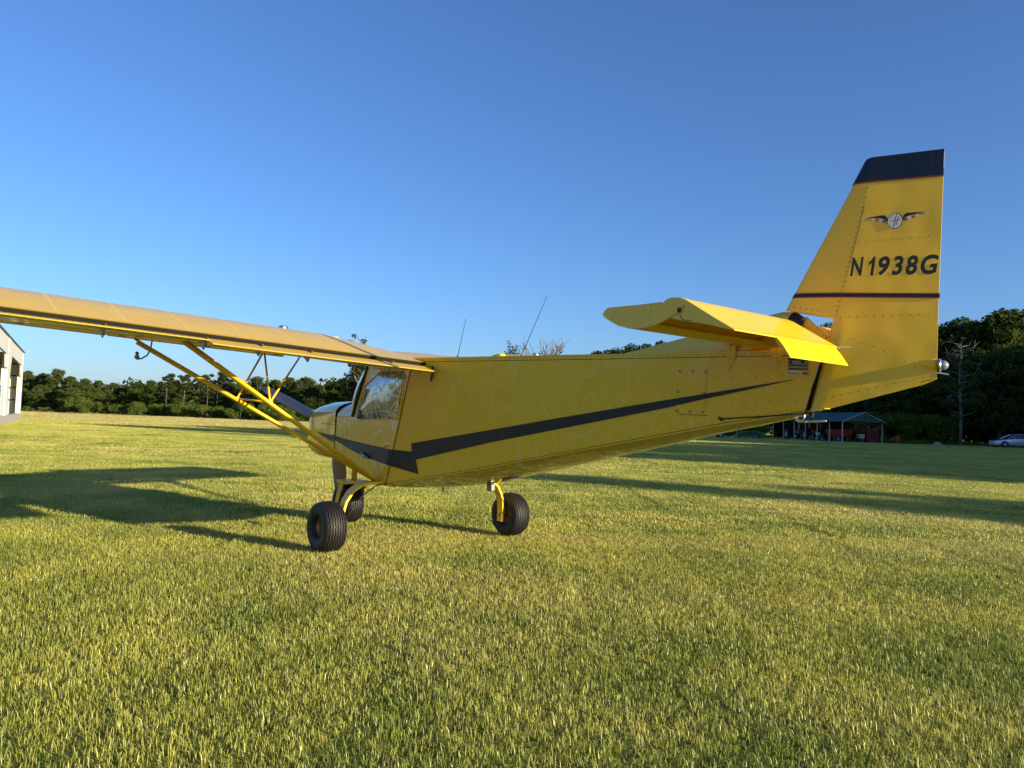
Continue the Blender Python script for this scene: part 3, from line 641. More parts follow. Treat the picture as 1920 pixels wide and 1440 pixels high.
def shed_world(x, u): v = Matrix.Rotation(an, 4, 'Z') @ Vector((x, -u, 0)); return P0 + v
M_tred = mat('tractor_red', (.30, .025, .015), .45, coat=.3); M_mach = mat('machine_black', (.03, .03, .03), .6); M_hub = mat('hub_grey', (.45, .45, .43), .5)
def big_wheel(parent, x, y, r, w, hubm):
    b = MB(); n = 24
    b.lathe([(r * .55, -w / 2), (r * .92, -w / 2), (r, -w * .3), (r, w * .3), (r * .92, w / 2), (r * .55, w / 2)], (x, y, r), (0, 1, 0), n); 
    for k in range(18):
        a = 2 * math.pi * k / 18; c, s_ = math.cos(a), math.sin(a); b.tube([(x + c * r * .98, y - w * .45, r + s_ * r * .98), (x + math.cos(a + .12) * r * 1.02, y, r + math.sin(a + .12) * r * 1.02), (x + c * r * .98, y + w * .45, r + s_ * r * .98)], .03, 4)
    o = b.build('wheel', M_mach, parent); h = MB(); h.lathe([(r * .56, -w * .2), (r * .3, -w * .1), (r * .12, -w * .3), (0, -w * .3)], (x, y, r), (0, 1, 0), 18); h.lathe([(r * .56, w * .2), (r * .3, w * .1), (r * .12, w * .3), (0, w * .3)], (x, y, r), (0, 1, 0), 18); h.build('rim', hubm, o)
def tractor(loc, rz, body, label, cab=True):
    t = tag(empty('tractor', loc, rz), label, 'tractor', 'tractors parked in the open shed')
    for s in (1, -1): big_wheel(t, -.7, s * .62, .62, .36, M_hub); big_wheel(t, .95, s * .55, .38, .24, M_hub)
    b = MB(); b.add([(.1, -.28, .62), (1.35, -.26, .62), (1.35, -.24, 1.12), (.1, -.28, 1.25), (.1, .28, .62), (1.35, .26, .62), (1.35, .24, 1.12), (.1, .28, 1.25)], [(3, 2, 1, 0), (4, 5, 6, 7), (0, 1, 5, 4), (1, 2, 6, 5), (2, 3, 7, 6), (3, 0, 4, 7)]); b.build('bonnet', body, t, bevel=.05)
    MB().box((-1.0, -.3, .5), (.15, .3, .85)).build('chassis', M_mach, t, bevel=.03)
    for s in (1, -1): MB().tube([(-1.2, s * .62, 1.0), (-1.0, s * .62, 1.32), (-.6, s * .62, 1.36), (-.15, s * .62, 1.15)], .05, 6, flat=(.5, 3.2)).build('fender', body, t)
    MB().box((-.85, -.22, .9), (-.4, .22, 1.0)).box((-.9, -.22, 1.0), (-.82, .22, 1.38)).build('seat', M_mach, t, bevel=.03)
    MB().tube([(.1, 0, 1.2), (-.15, 0, 1.42)], .02, 6).lathe([(.17, -.012), (.19, 0), (.17, .012), (.165, 0), (.17, -.012)], (-.15, 0, 1.42), (-.7, 0, .7), 16).build('steering_wheel', M_mach, t)
    if cab:
        for s in (1, -1): MB().tube([(-.95, s * .5, .9), (-1.0, s * .5, 1.95)], .03, 6).build('roll_bar', M_mach, t)
        MB().box((-1.15, -.6, 1.93), (.0, .6, 2.0)).build('canopy', body, t, bevel=.03)
    MB().tube([(.9, .12, 1.1), (.9, .12, 1.6)], .025, 6).build('exhaust_pipe', M_mach, t)
q = shed_world(10.2, 1.8); tractor(q, an + math.pi, M_tred, 'red tractor at the far left end of the open shed')
q = shed_world(6.9, 1.8); tractor(q, an + math.pi * .95, M_tred, 'red tractor in the middle of the open shed', False)
# grain wagon with glass-like panel, grey generator box, red container
def cart(loc, rz):
    t = tag(empty('farm_wagon', loc, rz), 'red farm wagon near the gable end of the open shed', 'wagon')
    b = MB(); b.add([(-1.1, -.6, .62), (1.1, -.6, .62), (1.1, .6, .62), (-1.1, .6, .62), (-1.35, -.75, 1.35), (1.35, -.75, 1.35), (1.35, .75, 1.35), (-1.35, .75, 1.35)], [(0, 3, 2, 1), (0, 1, 5, 4), (1, 2, 6, 5), (2, 3, 7, 6), (3, 0, 4, 7)])
    b.build('wagon_box', M_tred, t, solid=.04); MB().box((-1.0, -.45, .45), (1.0, .45, .60)).build('chassis', M_mach, t); MB().tube([(-1.0, 0, .5), (-2.0, 0, .35)], .04, 6).build('drawbar', M_mach, t)
    for x in (-.7, .7):
        for s in (1, -1): big_wheel(t, x, s * .6, .3, .18, M_hub)
cart(shed_world(2.0, 1.3), an)
ct = tag(empty('red_container', shed_world(1.0, 4.3), an), 'dark red metal cabinet at the right end of the open shed', 'container')
MB().box((-.75, -.75, .15), (.75, .75, 1.55)).build('body', mat('dark_red_metal', (.16, .012, .012), .5), ct, bevel=.03)
for x in (-.76, ): 
    for y in (-.4, 0, .4): MB().box((x - .02, y - .32 if False else y - .16, .25), (x, y + .16, 1.45)).build('door', mat('darker_red_metal', (.10, .010, .010), .5), ct)
MB().box((-.7, -.7, 0), (.7, .7, .15)).build('skid', M_mach, ct)
cr = tag(empty('crate', shed_world(.5, 2.9), an), 'small tan box between the wagon and the dark red cabinet', 'box')
MB().box((-.28, -.28, .45), (.28, .28, .85)).build('box_body', mat('tan_board', (.45, .36, .2), .8), cr, bevel=.01); MB().box((-.3, -.3, .85), (.3, .3, .89)).build('lid', M_white, cr); MB().box((-.25, -.25, 0), (.25, .25, .45)).build('stand', M_mach, cr)
mo = tag(empty('mower', shed_world(4.5, 1.0), an + .4), 'dark riding mower with pale hood in the middle of the shed', 'mower')
MB().box((-.5, -.3, .3), (.5, .3, .6)).build('body', M_mach, mo, bevel=.05); MB().box((.15, -.22, .6), (.55, .22, .95)).build('hood', M_white, mo, bevel=.06); MB().box((-.4, -.2, .6), (-.1, .2, .7)).box((-.45, -.2, .7), (-.38, .2, 1.05)).build('seat', M_mach, mo, bevel=.03)
for x in (-.35, .4):
    for s in (1, -1): big_wheel(mo, x, s * .38, .22, .14, M_hub)
# leaning plank / chute left of the shed, green hay rake, small dark implement
ck = tag(empty('loader_chute', (at(1392, 86), 86, 0), .3), 'weathered board chute leaning left of the open shed', 'chute')
MB().tube([(-.7, 0, 1.7), (.5, 0, .1)], .16, 4, flat=(.35, 1.2)).build('board', mat('weathered_board', (.22, .15, .10), .9), ck); MB().tube([(-.55, .1, 0), (-.6, 0, 1.55)], .04, 5).build('leg', M_galv, ck)
rk = tag(empty('hay_rake', (at(1412, 80), 80, 0), .2), 'green hay rake with spidery wheels in the grass left of the shed', 'hay rake')
M_rake = mat('rake_green', (.03, .22, .10), .5)
for k, x in enumerate((-1.5, -.5, .5, 1.4)):
    b = MB(); cc = Vector((x, .15 * k, .42))
    for j in range(12): a = 2 * math.pi * j / 12; b.tube([cc, cc + Vector((math.cos(a) * .42, .05, math.sin(a) * .42))], .012, 3)
    b.lathe([(.34, 0), (.36, .02), (.34, .04), (.33, .02), (.34, 0)], cc, (0, 1, 0), 16); b.build('rake_wheel', M_rake, rk)
MB().tube([(-2.0, -.1, .35), (-1.2, 0, .75), (.8, .3, .8), (2.0, .6, .45)], .04, 6).build('frame', M_rake, rk); MB().tube([(-2.0, -.1, .35), (-2.6, -.2, .12)], .035, 6).build('drawbar', M_white, rk)
im = tag(empty('small_implement', (at(1352, 84), 84, 0)), 'small dark wheeled implement in the grass under the rear fuselage', 'implement')
for s in (1, -1): big_wheel(im, 0, s * .35, .28, .14, M_hub)
MB().box((-.4, -.25, .3), (.4, .25, .65)).build('body', M_mach, im, bevel=.05); MB().tube([(-.4, 0, .4), (-1.1, 0, .3)], .03, 6).build('drawbar', M_mach, im)
db = tag(empty('barrel', (at(1684, 84), 84, 0)), 'rusty orange barrel in the weeds right of the shed', 'barrel')
MB().lathe([(0, 0), (.28, 0), (.29, .28), (.28, .3), (.29, .33), (.29, .62), (.28, .65), (.28, .85), (0, .85)], (0, 0, 0), (0, 0, 1), 18).build('drum', mat('rusty_orange', (.32, .07, .02), .7), db, smooth=True); MB().lathe([(.26, .86), (.27, .88), (0, .88)], (0, 0, 0), (0, 0, 1), 18).build('drum_lid', M_mach, db)
rp = MB(); 
g_ = random.Random(3)
P = [(g_.uniform(-.6, .6), g_.uniform(-.3, .3), g_.uniform(0, .4)) for _ in range(1)]
b = MB(); ico = [(math.cos(a) * (.75 + .15 * math.sin(3 * a)) * r, math.sin(a) * .5 * r, z) for z, r in ((-.05, 1), (.18, .95), (.34, .6), (.42, .2)) for a in np.linspace(0, 2 * math.pi, 12, endpoint=False)]
b.add(ico, grid_faces(4, 12, True) + [tuple(range(36, 48))]); o = b.build('pale_stone', mat('pale_stone', (.34, .34, .31), .9, noise=.2, nscale=4)); o.scale = (.6, .6, .8); o.location = (at(1760, 83), 83, 0); tag(o, 'pale stone lying at the edge of the weeds left of the grey tree', 'stone')

# ---------------------------------------------------------------- parked car
cx_, cd_ = at(1861, 80), 80.0
car = tag(empty('car', (cx_, cd_, 0), R(-4)), 'silver sedan parked in the shade at the right edge of the field', 'car')
M_car = mat('silver_car_paint', (.62, .66, .72), .22, .35, 1.0); M_cgl = mat('car_glass', (.012, .015, .02), .06, coat=1.0)
# local x from front bumper (0) backwards (+), y across, z up; body as lofted slices
sl_ = [(0.0, .30, .52, .60), (.08, .24, .66, .74), (.35, .20, .74, .82), (.9, .19, .82, .86), (1.35, .19, .90, .88), (1.8, .19, .94, .90), (3.0, .19, .96, .90), (3.9, .20, .99, .88), (4.45, .24, .96, .82), (4.72, .34, .86, .72)]
V = []
for x, zb, zt, hw in sl_:
    zm = zb + (zt - zb) * .55
    for y, z in ((-hw * .86, zb), (-hw, zb + .12), (-hw, zm), (-hw * .93, zt - .03), (-hw * .80, zt), (hw * .80, zt), (hw * .93, zt - .03), (hw, zm), (hw, zb + .12), (hw * .86, zb)): V.append((x, y, z))
mesh_obj('body', V, grid_faces(len(sl_), 10, True) + [tuple(range(10))[::-1], tuple(range(len(V) - 10, len(V)))], M_car, car, smooth=True).modifiers.new('e', 'EDGE_SPLIT').split_angle = R(50)
gh = [(1.25, .92, .93, .80), (1.75, .93, 1.20, .70), (2.15, .94, 1.38, .62), (2.7, .95, 1.43, .60), (3.3, .96, 1.38, .60), (3.9, .97, 1.18, .66), (4.25, .98, 1.0, .74)]
V = []
for x, zb, zt, hw in gh:
    for y, z in ((-.80, zb), (-hw, zt - .03), (-hw * .9, zt), (hw * .9, zt), (hw, zt - .03), (.80, zb)): V.append((x, y, z))
mesh_obj('glasshouse', V, grid_faces(len(gh), 6), M_cgl, car, smooth=True)
for s in (1, -1):
    MB().tube([(1.22, s * .74, .92), (1.75, s * .70, 1.19), (2.15, s * .625, 1.37), (2.7, s * .605, 1.42), (3.3, s * .605, 1.37), (3.9, s * .665, 1.17), (4.28, s * .74, .99)], .028, 6).build('roof_pillar', M_car, car, smooth=True)
    MB().tube([(2.75, s * .80, .95), (2.72, s * .62, 1.40)], .03, 6).build('door_pillar', M_mach, car)
    for x in (.86, 3.72):
        o = MB().lathe([(.20, -.10), (.30, -.10), (.325, -.07), (.325, .07), (.30, .10), (.20, .10)], (x, s * .80, .325), (0, 1, 0), 24).build('wheel', M_mach, car, smooth=True)
        h = MB(); h.lathe([(.215, .085), (.20, .09), (.19, .05)], (x, s * .80, .325), (0, s, 0), 24)
        for k in range(5):
            a = 2 * math.pi * k / 5; h.tube([(x, s * .885, .325), (x + .19 * math.cos(a), s * .88, .325 + .19 * math.sin(a))], .028, 4)
        h.build('rim', M_hub, o)
        MB().lathe([(.34, .06), (.39, .075), (.385, .03)], (x, s * .83, .325), (0, s, 0), 24).build('wheel_arch', M_mach, car)
    MB().tube([(.02, s * .50, .60), (.25, s * .68, .70)], .05, 6, flat=(.8, .5)).build('headlight', M_white, car)
    MB().tube([(1.75, s * .86, .98), (1.78, s * 1.0, 1.0)], .06, 6).build('mirror', M_car, car)
    for x in (2.35, 3.35): MB().tube([(x, s * .915, .80), (x + .2, s * .915, .80)], .015, 5).build('door_handle', M_mach, car)
    MB().box((1.25, s * .90 - .006, .26), (3.3, s * .90 + .006, .30)).build('sill_trim', M_mach, car)
mesh_obj('roof', [(2.15, -.56, 1.385), (2.7, -.54, 1.437), (3.3, -.54, 1.388), (3.3, .54, 1.388), (2.7, .54, 1.437), (2.15, .56, 1.385)], [(0, 1, 4, 5), (1, 2, 3, 4)], M_car, car)
# ---------------------------------------------------------------- the airplane (local frame: X forward, Y port, Z up)
plane = tag(empty('airplane', (-0.768, 7.308, 0), R(90 + 39.78)),
            'yellow high wing light airplane with black side stripe standing on the grass', 'airplane')
def sideY(X, Z): return (0.515473 + 0.136555 * X + 0.0441216 * Z) / 0.989649
BOT = [(-.1165, .572), (-1.172, .770), (-2.334, 1.003), (-2.819, 1.098), (-3.35, 1.203), (-3.705, 1.262), (-3.858, 1.288)]
def botz(x):
    return float(np.interp(-x, [-b[0] for b in BOT], [b[1] for b in BOT]))
KEEL = [(.41, .495), (-.1165, .535), (-.37, .562), (-.92, .639), (-1.63, .796), (-2.67, 1.020), (-3.27, 1.155), (-3.68, 1.236), (-3.86, 1.283)]
def keelz(x): return float(np.interp(-x, [-b[0] for b in KEEL], [b[1] for b in KEEL]))
def topz(x): return 1.700 - (-.79 - x) * .0176

# aft fuselage skins ---------------------------------------------------------
NS, NT = 28, 8
def side_grid(sgn):
    V = []
    for i in range(NS + 1):
        s = i / NS
        xb = -.1165 + s * (-3.855 + .1165); xt = -.492 + s * (-3.955 + .492)
        for j in range(NT + 1):
            t = j / NT
            x = xb * (1 - t) + xt * t
            z = botz(xb) * (1 - t) + topz(xt) * t
            V.append((x, sgn * sideY(x, z), z))
    return V
for sgn in (1, -1):
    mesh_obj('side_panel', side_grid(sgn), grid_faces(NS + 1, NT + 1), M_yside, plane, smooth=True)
V = []
for i in range(NS + 1):
    s = i / NS; x = -.492 + s * (-3.955 + .492); z = topz(x); w = sideY(x, z)
    for j in range(7):
        u = -1 + j / 3; V.append((x, u * w, z + .012 * (1 - u * u)))
mesh_obj('top_deck', V, grid_faces(NS + 1, 7), M_yel, plane, smooth=True)
V = []
for i in range(NS + 1):
    s = i / NS; x = -.1165 + s * (-3.855 + .1165); z = botz(x); w = sideY(x, z); kz = keelz(x)
    for j in range(13):
        u = -1 + j / 6; V.append((x, u * w, kz + (z - kz) * abs(u) ** 2.2))
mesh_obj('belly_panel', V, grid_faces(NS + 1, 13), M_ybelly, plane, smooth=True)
# rear closing frame (dark gap in front of the rudder)
def yq(x, z, s): return (x, s * sideY(x, z), z)
mesh_obj('rear_frame', [yq(-3.955, 1.644, 1), yq(-3.855, 1.288, 1), yq(-3.855, 1.288, -1), yq(-3.955, 1.644, -1)], [(0, 1, 2, 3)], M_dark, plane)

# flat pieces on the port side skin
def decal(name, pts, m, parent, fn, off=.002, **kw):
    """thin sheet on a surface: pts 2D, fn(a,b,off) -> 3D"""
    vs, tri = tess([pts]) if not isinstance(pts[0][0], (tuple, list)) else tess(pts)
    return mesh_obj(name, [fn(v.x, v.y, off) for v in vs], tri, m, parent, **kw)
def S(x, z, off): return (x - .1366 * off, sideY(x, z) + off, z)
def sub(pts, n=6):
    out = []
    for a, b in zip(pts, pts[1:] + pts[:1]):
        for k in range(n): out.append((a[0] + (b[0] - a[0]) * k / n, a[1] + (b[1] - a[1]) * k / n))
    return out
decal('side_stripe', [(-.155, .897), (-.470, .892), (-.466, .964), (-1.415, 1.112), (-2.00, 1.206), (-2.93, 1.350), (-3.255, 1.398), (-3.820, 1.483),
                      (-3.60, 1.437), (-3.255, 1.367), (-2.93, 1.297), (-2.00, 1.124), (-1.415, 1.015), (-.522, .826), (-.557, .704), (-.125, .756)], M_navy, plane, S, .0052)
# seams, access panel, straps, stickers
def strip_on(mb, a, b, w, fn, off, mi=0):
    a = Vector(a); b = Vector(b); d = (b - a).normalized(); n = Vector((-d.y, d.x)) * w / 2
    q = [a - n, b - n, b + n, a + n]
    mb.add([fn(p.x, p.y, off) for p in q], [(0, 1, 2, 3)], mi)
def rivets(mb, a, b, n, fn, r=.0045, h=.0022, mi=0):
    for i in range(n):
        t = i / max(1, n - 1); x = a[0] + (b[0] - a[0]) * t; z = a[1] + (b[1] - a[1]) * t
        q = [fn(x + math.cos(k * math.pi / 3) * r, z + math.sin(k * math.pi / 3) * r, .0006) for k in range(6)] + [fn(x, z, h)]
        mb.add(q, [(k, (k + 1) % 6, 6) for k in range(6)], mi)
sm = MB()
strip_on(sm, (-.60, 1.668), (-2.3, 1.638), .004, S, .001); strip_on(sm, (-2.3, 1.638), (-3.93, 1.614), .004, S, .001)
for i in range(len(BOT) - 1): strip_on(sm, (BOT[i][0], BOT[i][1] + .012), (BOT[i + 1][0], BOT[i + 1][1] + .012), .004, S, .001)
strip_on(sm, (-3.06, 1.265), (-3.26, 1.262), .003, S, .001)
sm.build('panel_seam', M_seam, plane)['kind'] = 'stuff'
rv = MB()
rivets(rv, (-.62, 1.684), (-3.93, 1.630), 78, S)
for i in range(len(BOT) - 1):
    ln = abs(BOT[i + 1][0] - BOT[i][0]); rivets(rv, (BOT[i][0], BOT[i][1] + .028), (BOT[i + 1][0], BOT[i + 1][1] + .028), max(3, int(ln / .05)), S)
for xx, n in ((-2.35, 9), (-3.02, 8), (-3.30, 8), (-3.62, 8), (-1.55, 8)):
    rivets(rv, (xx, 1.62), (xx + .12, botz(xx) + .06), n, S)
for zz in (.12, .30):
    rivets(rv, (-2.5, 1.61 - zz), (-3.8, 1.60 - zz * .8), 18, S)
rv.build('rivet_row', M_rivet, plane, smooth=True)['kind'] = 'stuff'
ap = decal('access_panel', sub([(-3.061, 1.551), (-3.259, 1.546), (-3.235, 1.272), (-3.040, 1.275)], 2), M_yside, plane, S, .003)
sc_ = MB()
for x, z in [(-3.07, 1.54), (-3.16, 1.538), (-3.247, 1.534), (-3.055, 1.41), (-3.237, 1.40), (-3.05, 1.288), (-3.14, 1.284), (-3.226, 1.282)]:
    c0 = Vector(S(x, z, .004)); sc_.lathe([(.008, 0), (.007, .004), (.0, .005)], c0, (.137, .99, 0), 8)
sc_.build('screw', M_steel, ap, smooth=True)['kind'] = 'stuff'
for x0, x1, x2, zt, zb in ((-3.389, -3.445, -3.40, 1.74, 1.535), (-3.668, -3.735, -3.70, 1.74, 1.535)):
    b = MB(); pts = [(x0, zt), (x1, zt), (x1 - .003, 1.62), (x2, zb), (x0 - .002, 1.60)]
    vs, tri = tess([pts]); fr = [S(v.x, v.y, .008) for v in vs]; bk = [S(v.x, v.y, .001) for v in vs]
    b.add(fr, tri); b.add(bk, tri); k = len(fr)
    for i in range(k): b.add([fr[i], fr[(i + 1) % k], bk[(i + 1) % k], bk[i]], [(0, 1, 2, 3)])
    o = b.build('stabilizer_bracket', M_yel, plane)
    m_ = MB(); m_.lathe([(.014, 0), (.014, .012), (0, .014)], S((x0 + x1) / 2, 1.70, .008), (.137, .99, 0), 10); m_.build('bolt', M_steel, o)
    m_ = MB(); rivets(m_, ((x0 + x1) / 2, 1.655), (x2, zb + .02), 5, lambda x, z, o_: S(x, z, o_ + .008)); m_.build('rivet', M_rivet, o)['kind'] = 'stuff'

def text_mesh(name, body, size, fn, m, parent, off=.003, shear=0.0, bold=0.0, origin=(0, 0), sx=1.0, space=1.0):
    """flat lettering as mesh; fn maps (a, b, off) to 3D"""
    cu = bpy.data.curves.new(name, 'FONT'); cu.body = body; cu.size = 1.0; cu.shear = shear; cu.offset = bold; cu.space_character = space
    ob = bpy.data.objects.new(name + '_tmp', cu); col.objects.link(ob)
    bpy.context.view_layer.update()
    me = bpy.data.meshes.new_from_object(ob.evaluated_get(bpy.context.evaluated_depsgraph_get()))
    vs = np.array([v.co[:] for v in me.vertices]); fs = [tuple(p.vertices) for p in me.polygons]
    bpy.data.objects.remove(ob); bpy.data.curves.remove(cu)
    x0, y0 = vs[:, 0].min(), vs[:, 1].min(); H = vs[:, 1].max() - y0; W = vs[:, 0].max() - x0
    sy = size / H; sxx = sy * sx if sx < 50 else (sx - 100) / W
    return mesh_obj(name, [fn(origin[0] + (v[0] - x0) * sxx, origin[1] + (v[1] - y0) * sy, off) for v in vs], fs, m, parent)
# on the port side text runs aft = towards -X
def St(x0, z0):
    return lambda a, b, off: S(x0 - a, z0 + b - .08 * a, off)
pl_ = decal('data_plate', [(-3.764, 1.603), (-3.880, 1.593), (-3.879, 1.533), (-3.764, 1.535)], mat('plate_grey', (.30, .29, .24), .4, .4), plane, S, .004)
dp = MB()
for a, b, h in ((1.600, 1.592, .010), (1.566, 1.563, .008), (1.545, 1.540, .008)):
    dp.add([S(-3.768, a, .005), S(-3.876, a - .006, .005), S(-3.876, a - .006 - h, .005), S(-3.768, a - h, .005)], [(0, 1, 2, 3)])
dp.add([S(-3.838, 1.586, .005), S(-3.858, 1.585, .005), S(-3.858, 1.568, .005), S(-3.838, 1.569, .005)], [(0, 1, 2, 3)])
dp.add([S(-3.772, 1.586, .005), S(-3.790, 1.585, .005), S(-3.790, 1.569, .005), S(-3.772, 1.570, .005)], [(0, 1, 2, 3)])
dp.build('plate_print', M_black, pl_)['kind'] = 'stuff'
stk = decal('sticker', [(-3.752, 1.526), (-3.885, 1.520), (-3.885, 1.500), (-3.752, 1.505)], M_white, plane, S, .004)
text_mesh('sticker_lettering', 'Powered by', .015, St(-3.757, 1.509), M_letter, stk, off=.0055, shear=.25, bold=.012, sx=100 + .084)
decal('sticker_badge', [(-3.845, 1.520), (-3.882, 1.518), (-3.882, 1.503), (-3.845, 1.505)], mat('badge_red', (.45, .06, .05), .5), stk, S, .0055)
# black slotted cable guard at the flaperon control, trim cable exit, rudder cable
g_ = MB(); g_.tube([S(-.742, 1.625, .012), S(-.752, 1.59, .016), S(-.745, 1.55, .016), S(-.722, 1.50, .012)], [.010, .012, .012, .008], 8, flat=(1, .6)); g_.build('control_slot_guard', M_black, plane)
g_ = MB(); g_.tube([S(-.60, 1.595, .03), S(-.80, 1.590, .03)], .006, 6); g_.build('pushrod', M_yel, plane)
g_ = MB(); g_.tube([S(-3.345, 1.243, .004), S(-3.60, 1.262, .012), (-3.84, .06, 1.283), (-3.93, .02, 1.300)], .004, 6); g_.tube([S(-3.335, 1.248, .0), S(-3.36, 1.238, .02)], .010, 6); g_.build('rudder_cable', M_black, plane)

# ---- forward cabin
def cabY(x): return .53 - max(0, x) * .03
def Cb(x, z, off=0): return (x, cabY(x) + off, z)
door_out = [(-.110, .590), (.05, .600), (.216, .630), (.758, .735), (.955, .765), (.962, .90), (.945, 1.160), (.560, 1.195), (.30, 1.660), (-.470, 1.672)]
win = [(.042, 1.604), (-.337, 1.603), (-.386, 1.536), (-.304, 1.212), (-.253, 1.168), (.448, 1.149), (.505, 1.194), (.331, 1.485)]
def Cbul(x, z, off=0):
    return (x, cabY(x) + off, z)
for sgn in (1, -1):
    f_ = (lambda a, b, off, s=sgn: (Cbul(a, b, off)[0], s * Cbul(a, b, off)[1], b))
    vs, tri = tess([door_out, win])
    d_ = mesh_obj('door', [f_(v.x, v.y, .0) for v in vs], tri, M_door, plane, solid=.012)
    # bulged pane
    cx, cz = .05, 1.37; rings = [(1.0, .004), (.93, .016), (.8, .026), (.55, .036), (.3, .040)]
    wd = sub(win, 4); V = []; n = len(wd)
    for k, o_ in rings:
        for x, z in wd: V.append(f_(cx + (x - cx) * k, cz + (z - cz) * k, o_))
    F = grid_faces(len(rings), n, True); V.append(f_(cx, cz, .041)); F += [((len(rings) - 1) * n + j, (len(rings) - 1) * n + (j + 1) % n, len(V) - 1) for j in range(n)]
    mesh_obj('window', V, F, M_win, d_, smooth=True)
    if sgn == 1:
        decal('door_stripe', [(.955, .980), (.75, .955), (-.150, .898), (-.122, .756), (.30, .800), (.62, .858), (.955, .935)], M_navy, d_, f_, .008)
        h = MB(); h.tube([f_(.34, .838, .012), f_(.30, .826, .03), f_(.235, .806, .03), f_(.225, .800, .015)], .012, 8); h.lathe([(.022, 0), (.02, .02), (0, .022)], f_(.295, .815, .008), (0, 1, 0), 10); h.build('handle', M_steel, d_)
        fr = MB()
        for a, b in zip(win, win[1:] + win[:1]): fr.tube([f_(*a, .010), f_(*b, .010)], .006, 6)
        fr.build('window_frame', M_yel, d_)
        sx_ = MB()
        for a, b in (((-.118, .60), (-.478, 1.665)), ((.585, 1.19), (.31, 1.655)), ((.955, .775), (.94, 1.15)), ((.30, .795), (-.13, .930))): strip_on(sx_, a, b, .006, f_, .0075)
        sx_.build('door_seam', M_seam, d_)['kind'] = 'stuff'
        dr = MB(); cen = (.47, 1.235)
        ap_ = []
        rvv = MB()
        for a, b in zip(win, win[1:] + win[:1]):
            ln = math.dist(a, b); rivets(rvv, (a[0] * 1.04 - .002, a[1] * 1.02 - .027), (b[0] * 1.04 - .002, b[1] * 1.02 - .027), max(2, int(ln / .05)), lambda x, z, o_: f_(x, z, o_ + .0065))
        rvv.build('rivet', M_rivet, d_)['kind'] = 'stuff'
        v_ = MB(); v_.lathe([(.042, .0), (.045, .01), (.036, .018), (.0, .02)], f_(.40, 1.20, .03), (0, 1, 0), 20); v_.build('vent', mat('smoked_vent', (.10, .10, .085), .25, coat=.5), d_, smooth=True)
# belly + firewall section of the cabin
V = []
xs = [-.1165, .05, .25, .5, .76, .97]; bz = [.572, .585, .625, .68, .735, .752]; kz = [.535, .535, .515, .56, .65, .70]
for x, b_, k_ in zip(xs, bz, kz):
    for j in range(11):
        u = -1 + j / 5; V.append((x, u * cabY(x), k_ + (b_ - k_) * abs(u) ** 2.2))
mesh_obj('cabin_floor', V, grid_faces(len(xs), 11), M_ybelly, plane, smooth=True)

def cowl_section(x, w, zb, zs, zt, n=18, cr=.07):
    """closed section: bottom with rounded corners, flat sides, arched top"""
    pts = [(0, zb), (w - cr, zb)]
    for k in range(1, 5): a = -math.pi / 2 + k * math.pi / 8; pts.append((w - cr + cr * math.cos(a), zb + cr + cr * math.sin(a)))
    pts += [(w, zb + cr + .02), (w, (zb + zs) / 2), (w, zs - .04), (w, zs - .01), (w, zs)]
    for k in range(1, n // 2 + 1):
        a = k / (n // 2) * math.pi / 2; pts.append((w * math.cos(a) ** .75 if k < n // 2 else 0, zs + (zt - zs) * math.sin(a) ** .85))
    full = pts + [(-y, z) for y, z in reversed(pts[1:-1])]
    return [(x, y, z) for y, z in full]
def loft(name, secs, m, parent, capf=False, capb=False, **kw):
    V = [p for s in secs for p in s]; n = len(secs[0]); F = grid_faces(len(secs), n, True)
    if capf: F.append(tuple((len(secs) - 1) * n + j for j in range(n)))
    if capb: F.append(tuple(reversed(range(n))))
    return mesh_obj(name, V, F, m, parent, smooth=True, **kw)
cw = loft('cowling', [cowl_section(.985, .500, .742, 1.20, 1.345), cowl_section(1.2, .490, .738, 1.18, 1.345), cowl_section(1.45, .470, .742, 1.165, 1.338), cowl_section(1.65, .440, .765, 1.15, 1.315),
                      cowl_section(1.76, .420, .790, 1.13, 1.290), cowl_section(1.82, .395, .82, 1.12, 1.255), cowl_section(1.845, .36, .85, 1.10, 1.22)], M_cowl, plane, capf=True)
decal('cowling_stripe', [(.99, .985), (1.12, .985), (1.30, .995), (1.505, 1.008), (1.30, .965), (1.12, .930), (.99, .912)], M_navy, cw, lambda x, z, o_: (x, float(np.interp(x, [.985, 1.2, 1.45, 1.65], [.50, .49, .47, .44])) + o_, z), .003)
q_ = MB()
for x in (1.12, 1.28, 1.44, 1.60, 1.70): q_.lathe([(.009, 0), (.008, .004), (0, .005)], (x, float(np.interp(x, [.985, 1.2, 1.45, 1.65, 1.76], [.50, .49, .47, .44, .42])) - .004, 1.12), (0, 1, 0), 8)
q_.build('cowling_screw', M_steel, cw)['kind'] = 'stuff'
q_ = MB(); cY = lambda x, z, o_: (x, float(np.interp(x, [.985, 1.2, 1.45, 1.65, 1.80], [.50, .49, .47, .44, .41])) + o_, z)
for a, b in (((1.0, 1.09), (1.3, 1.095)), ((1.3, 1.095), (1.60, 1.10)), ((1.60, 1.10), (1.79, 1.105))): strip_on(q_, a, b, .005, cY, .002)
q_.build('cowling_seam', M_seam, cw)['kind'] = 'stuff'
for s in (-1, 1): q_ = MB(); q_.box((1.85, s * .22 - .09, 1.00), (1.853, s * .22 + .09, 1.14)); q_.build('air_inlet', M_dark, cw)
q_ = MB(); q_.box((1.25, -.20, .70), (1.55, .20, .745)); q_.build('radiator_scoop', M_dark, cw, bevel=.02)
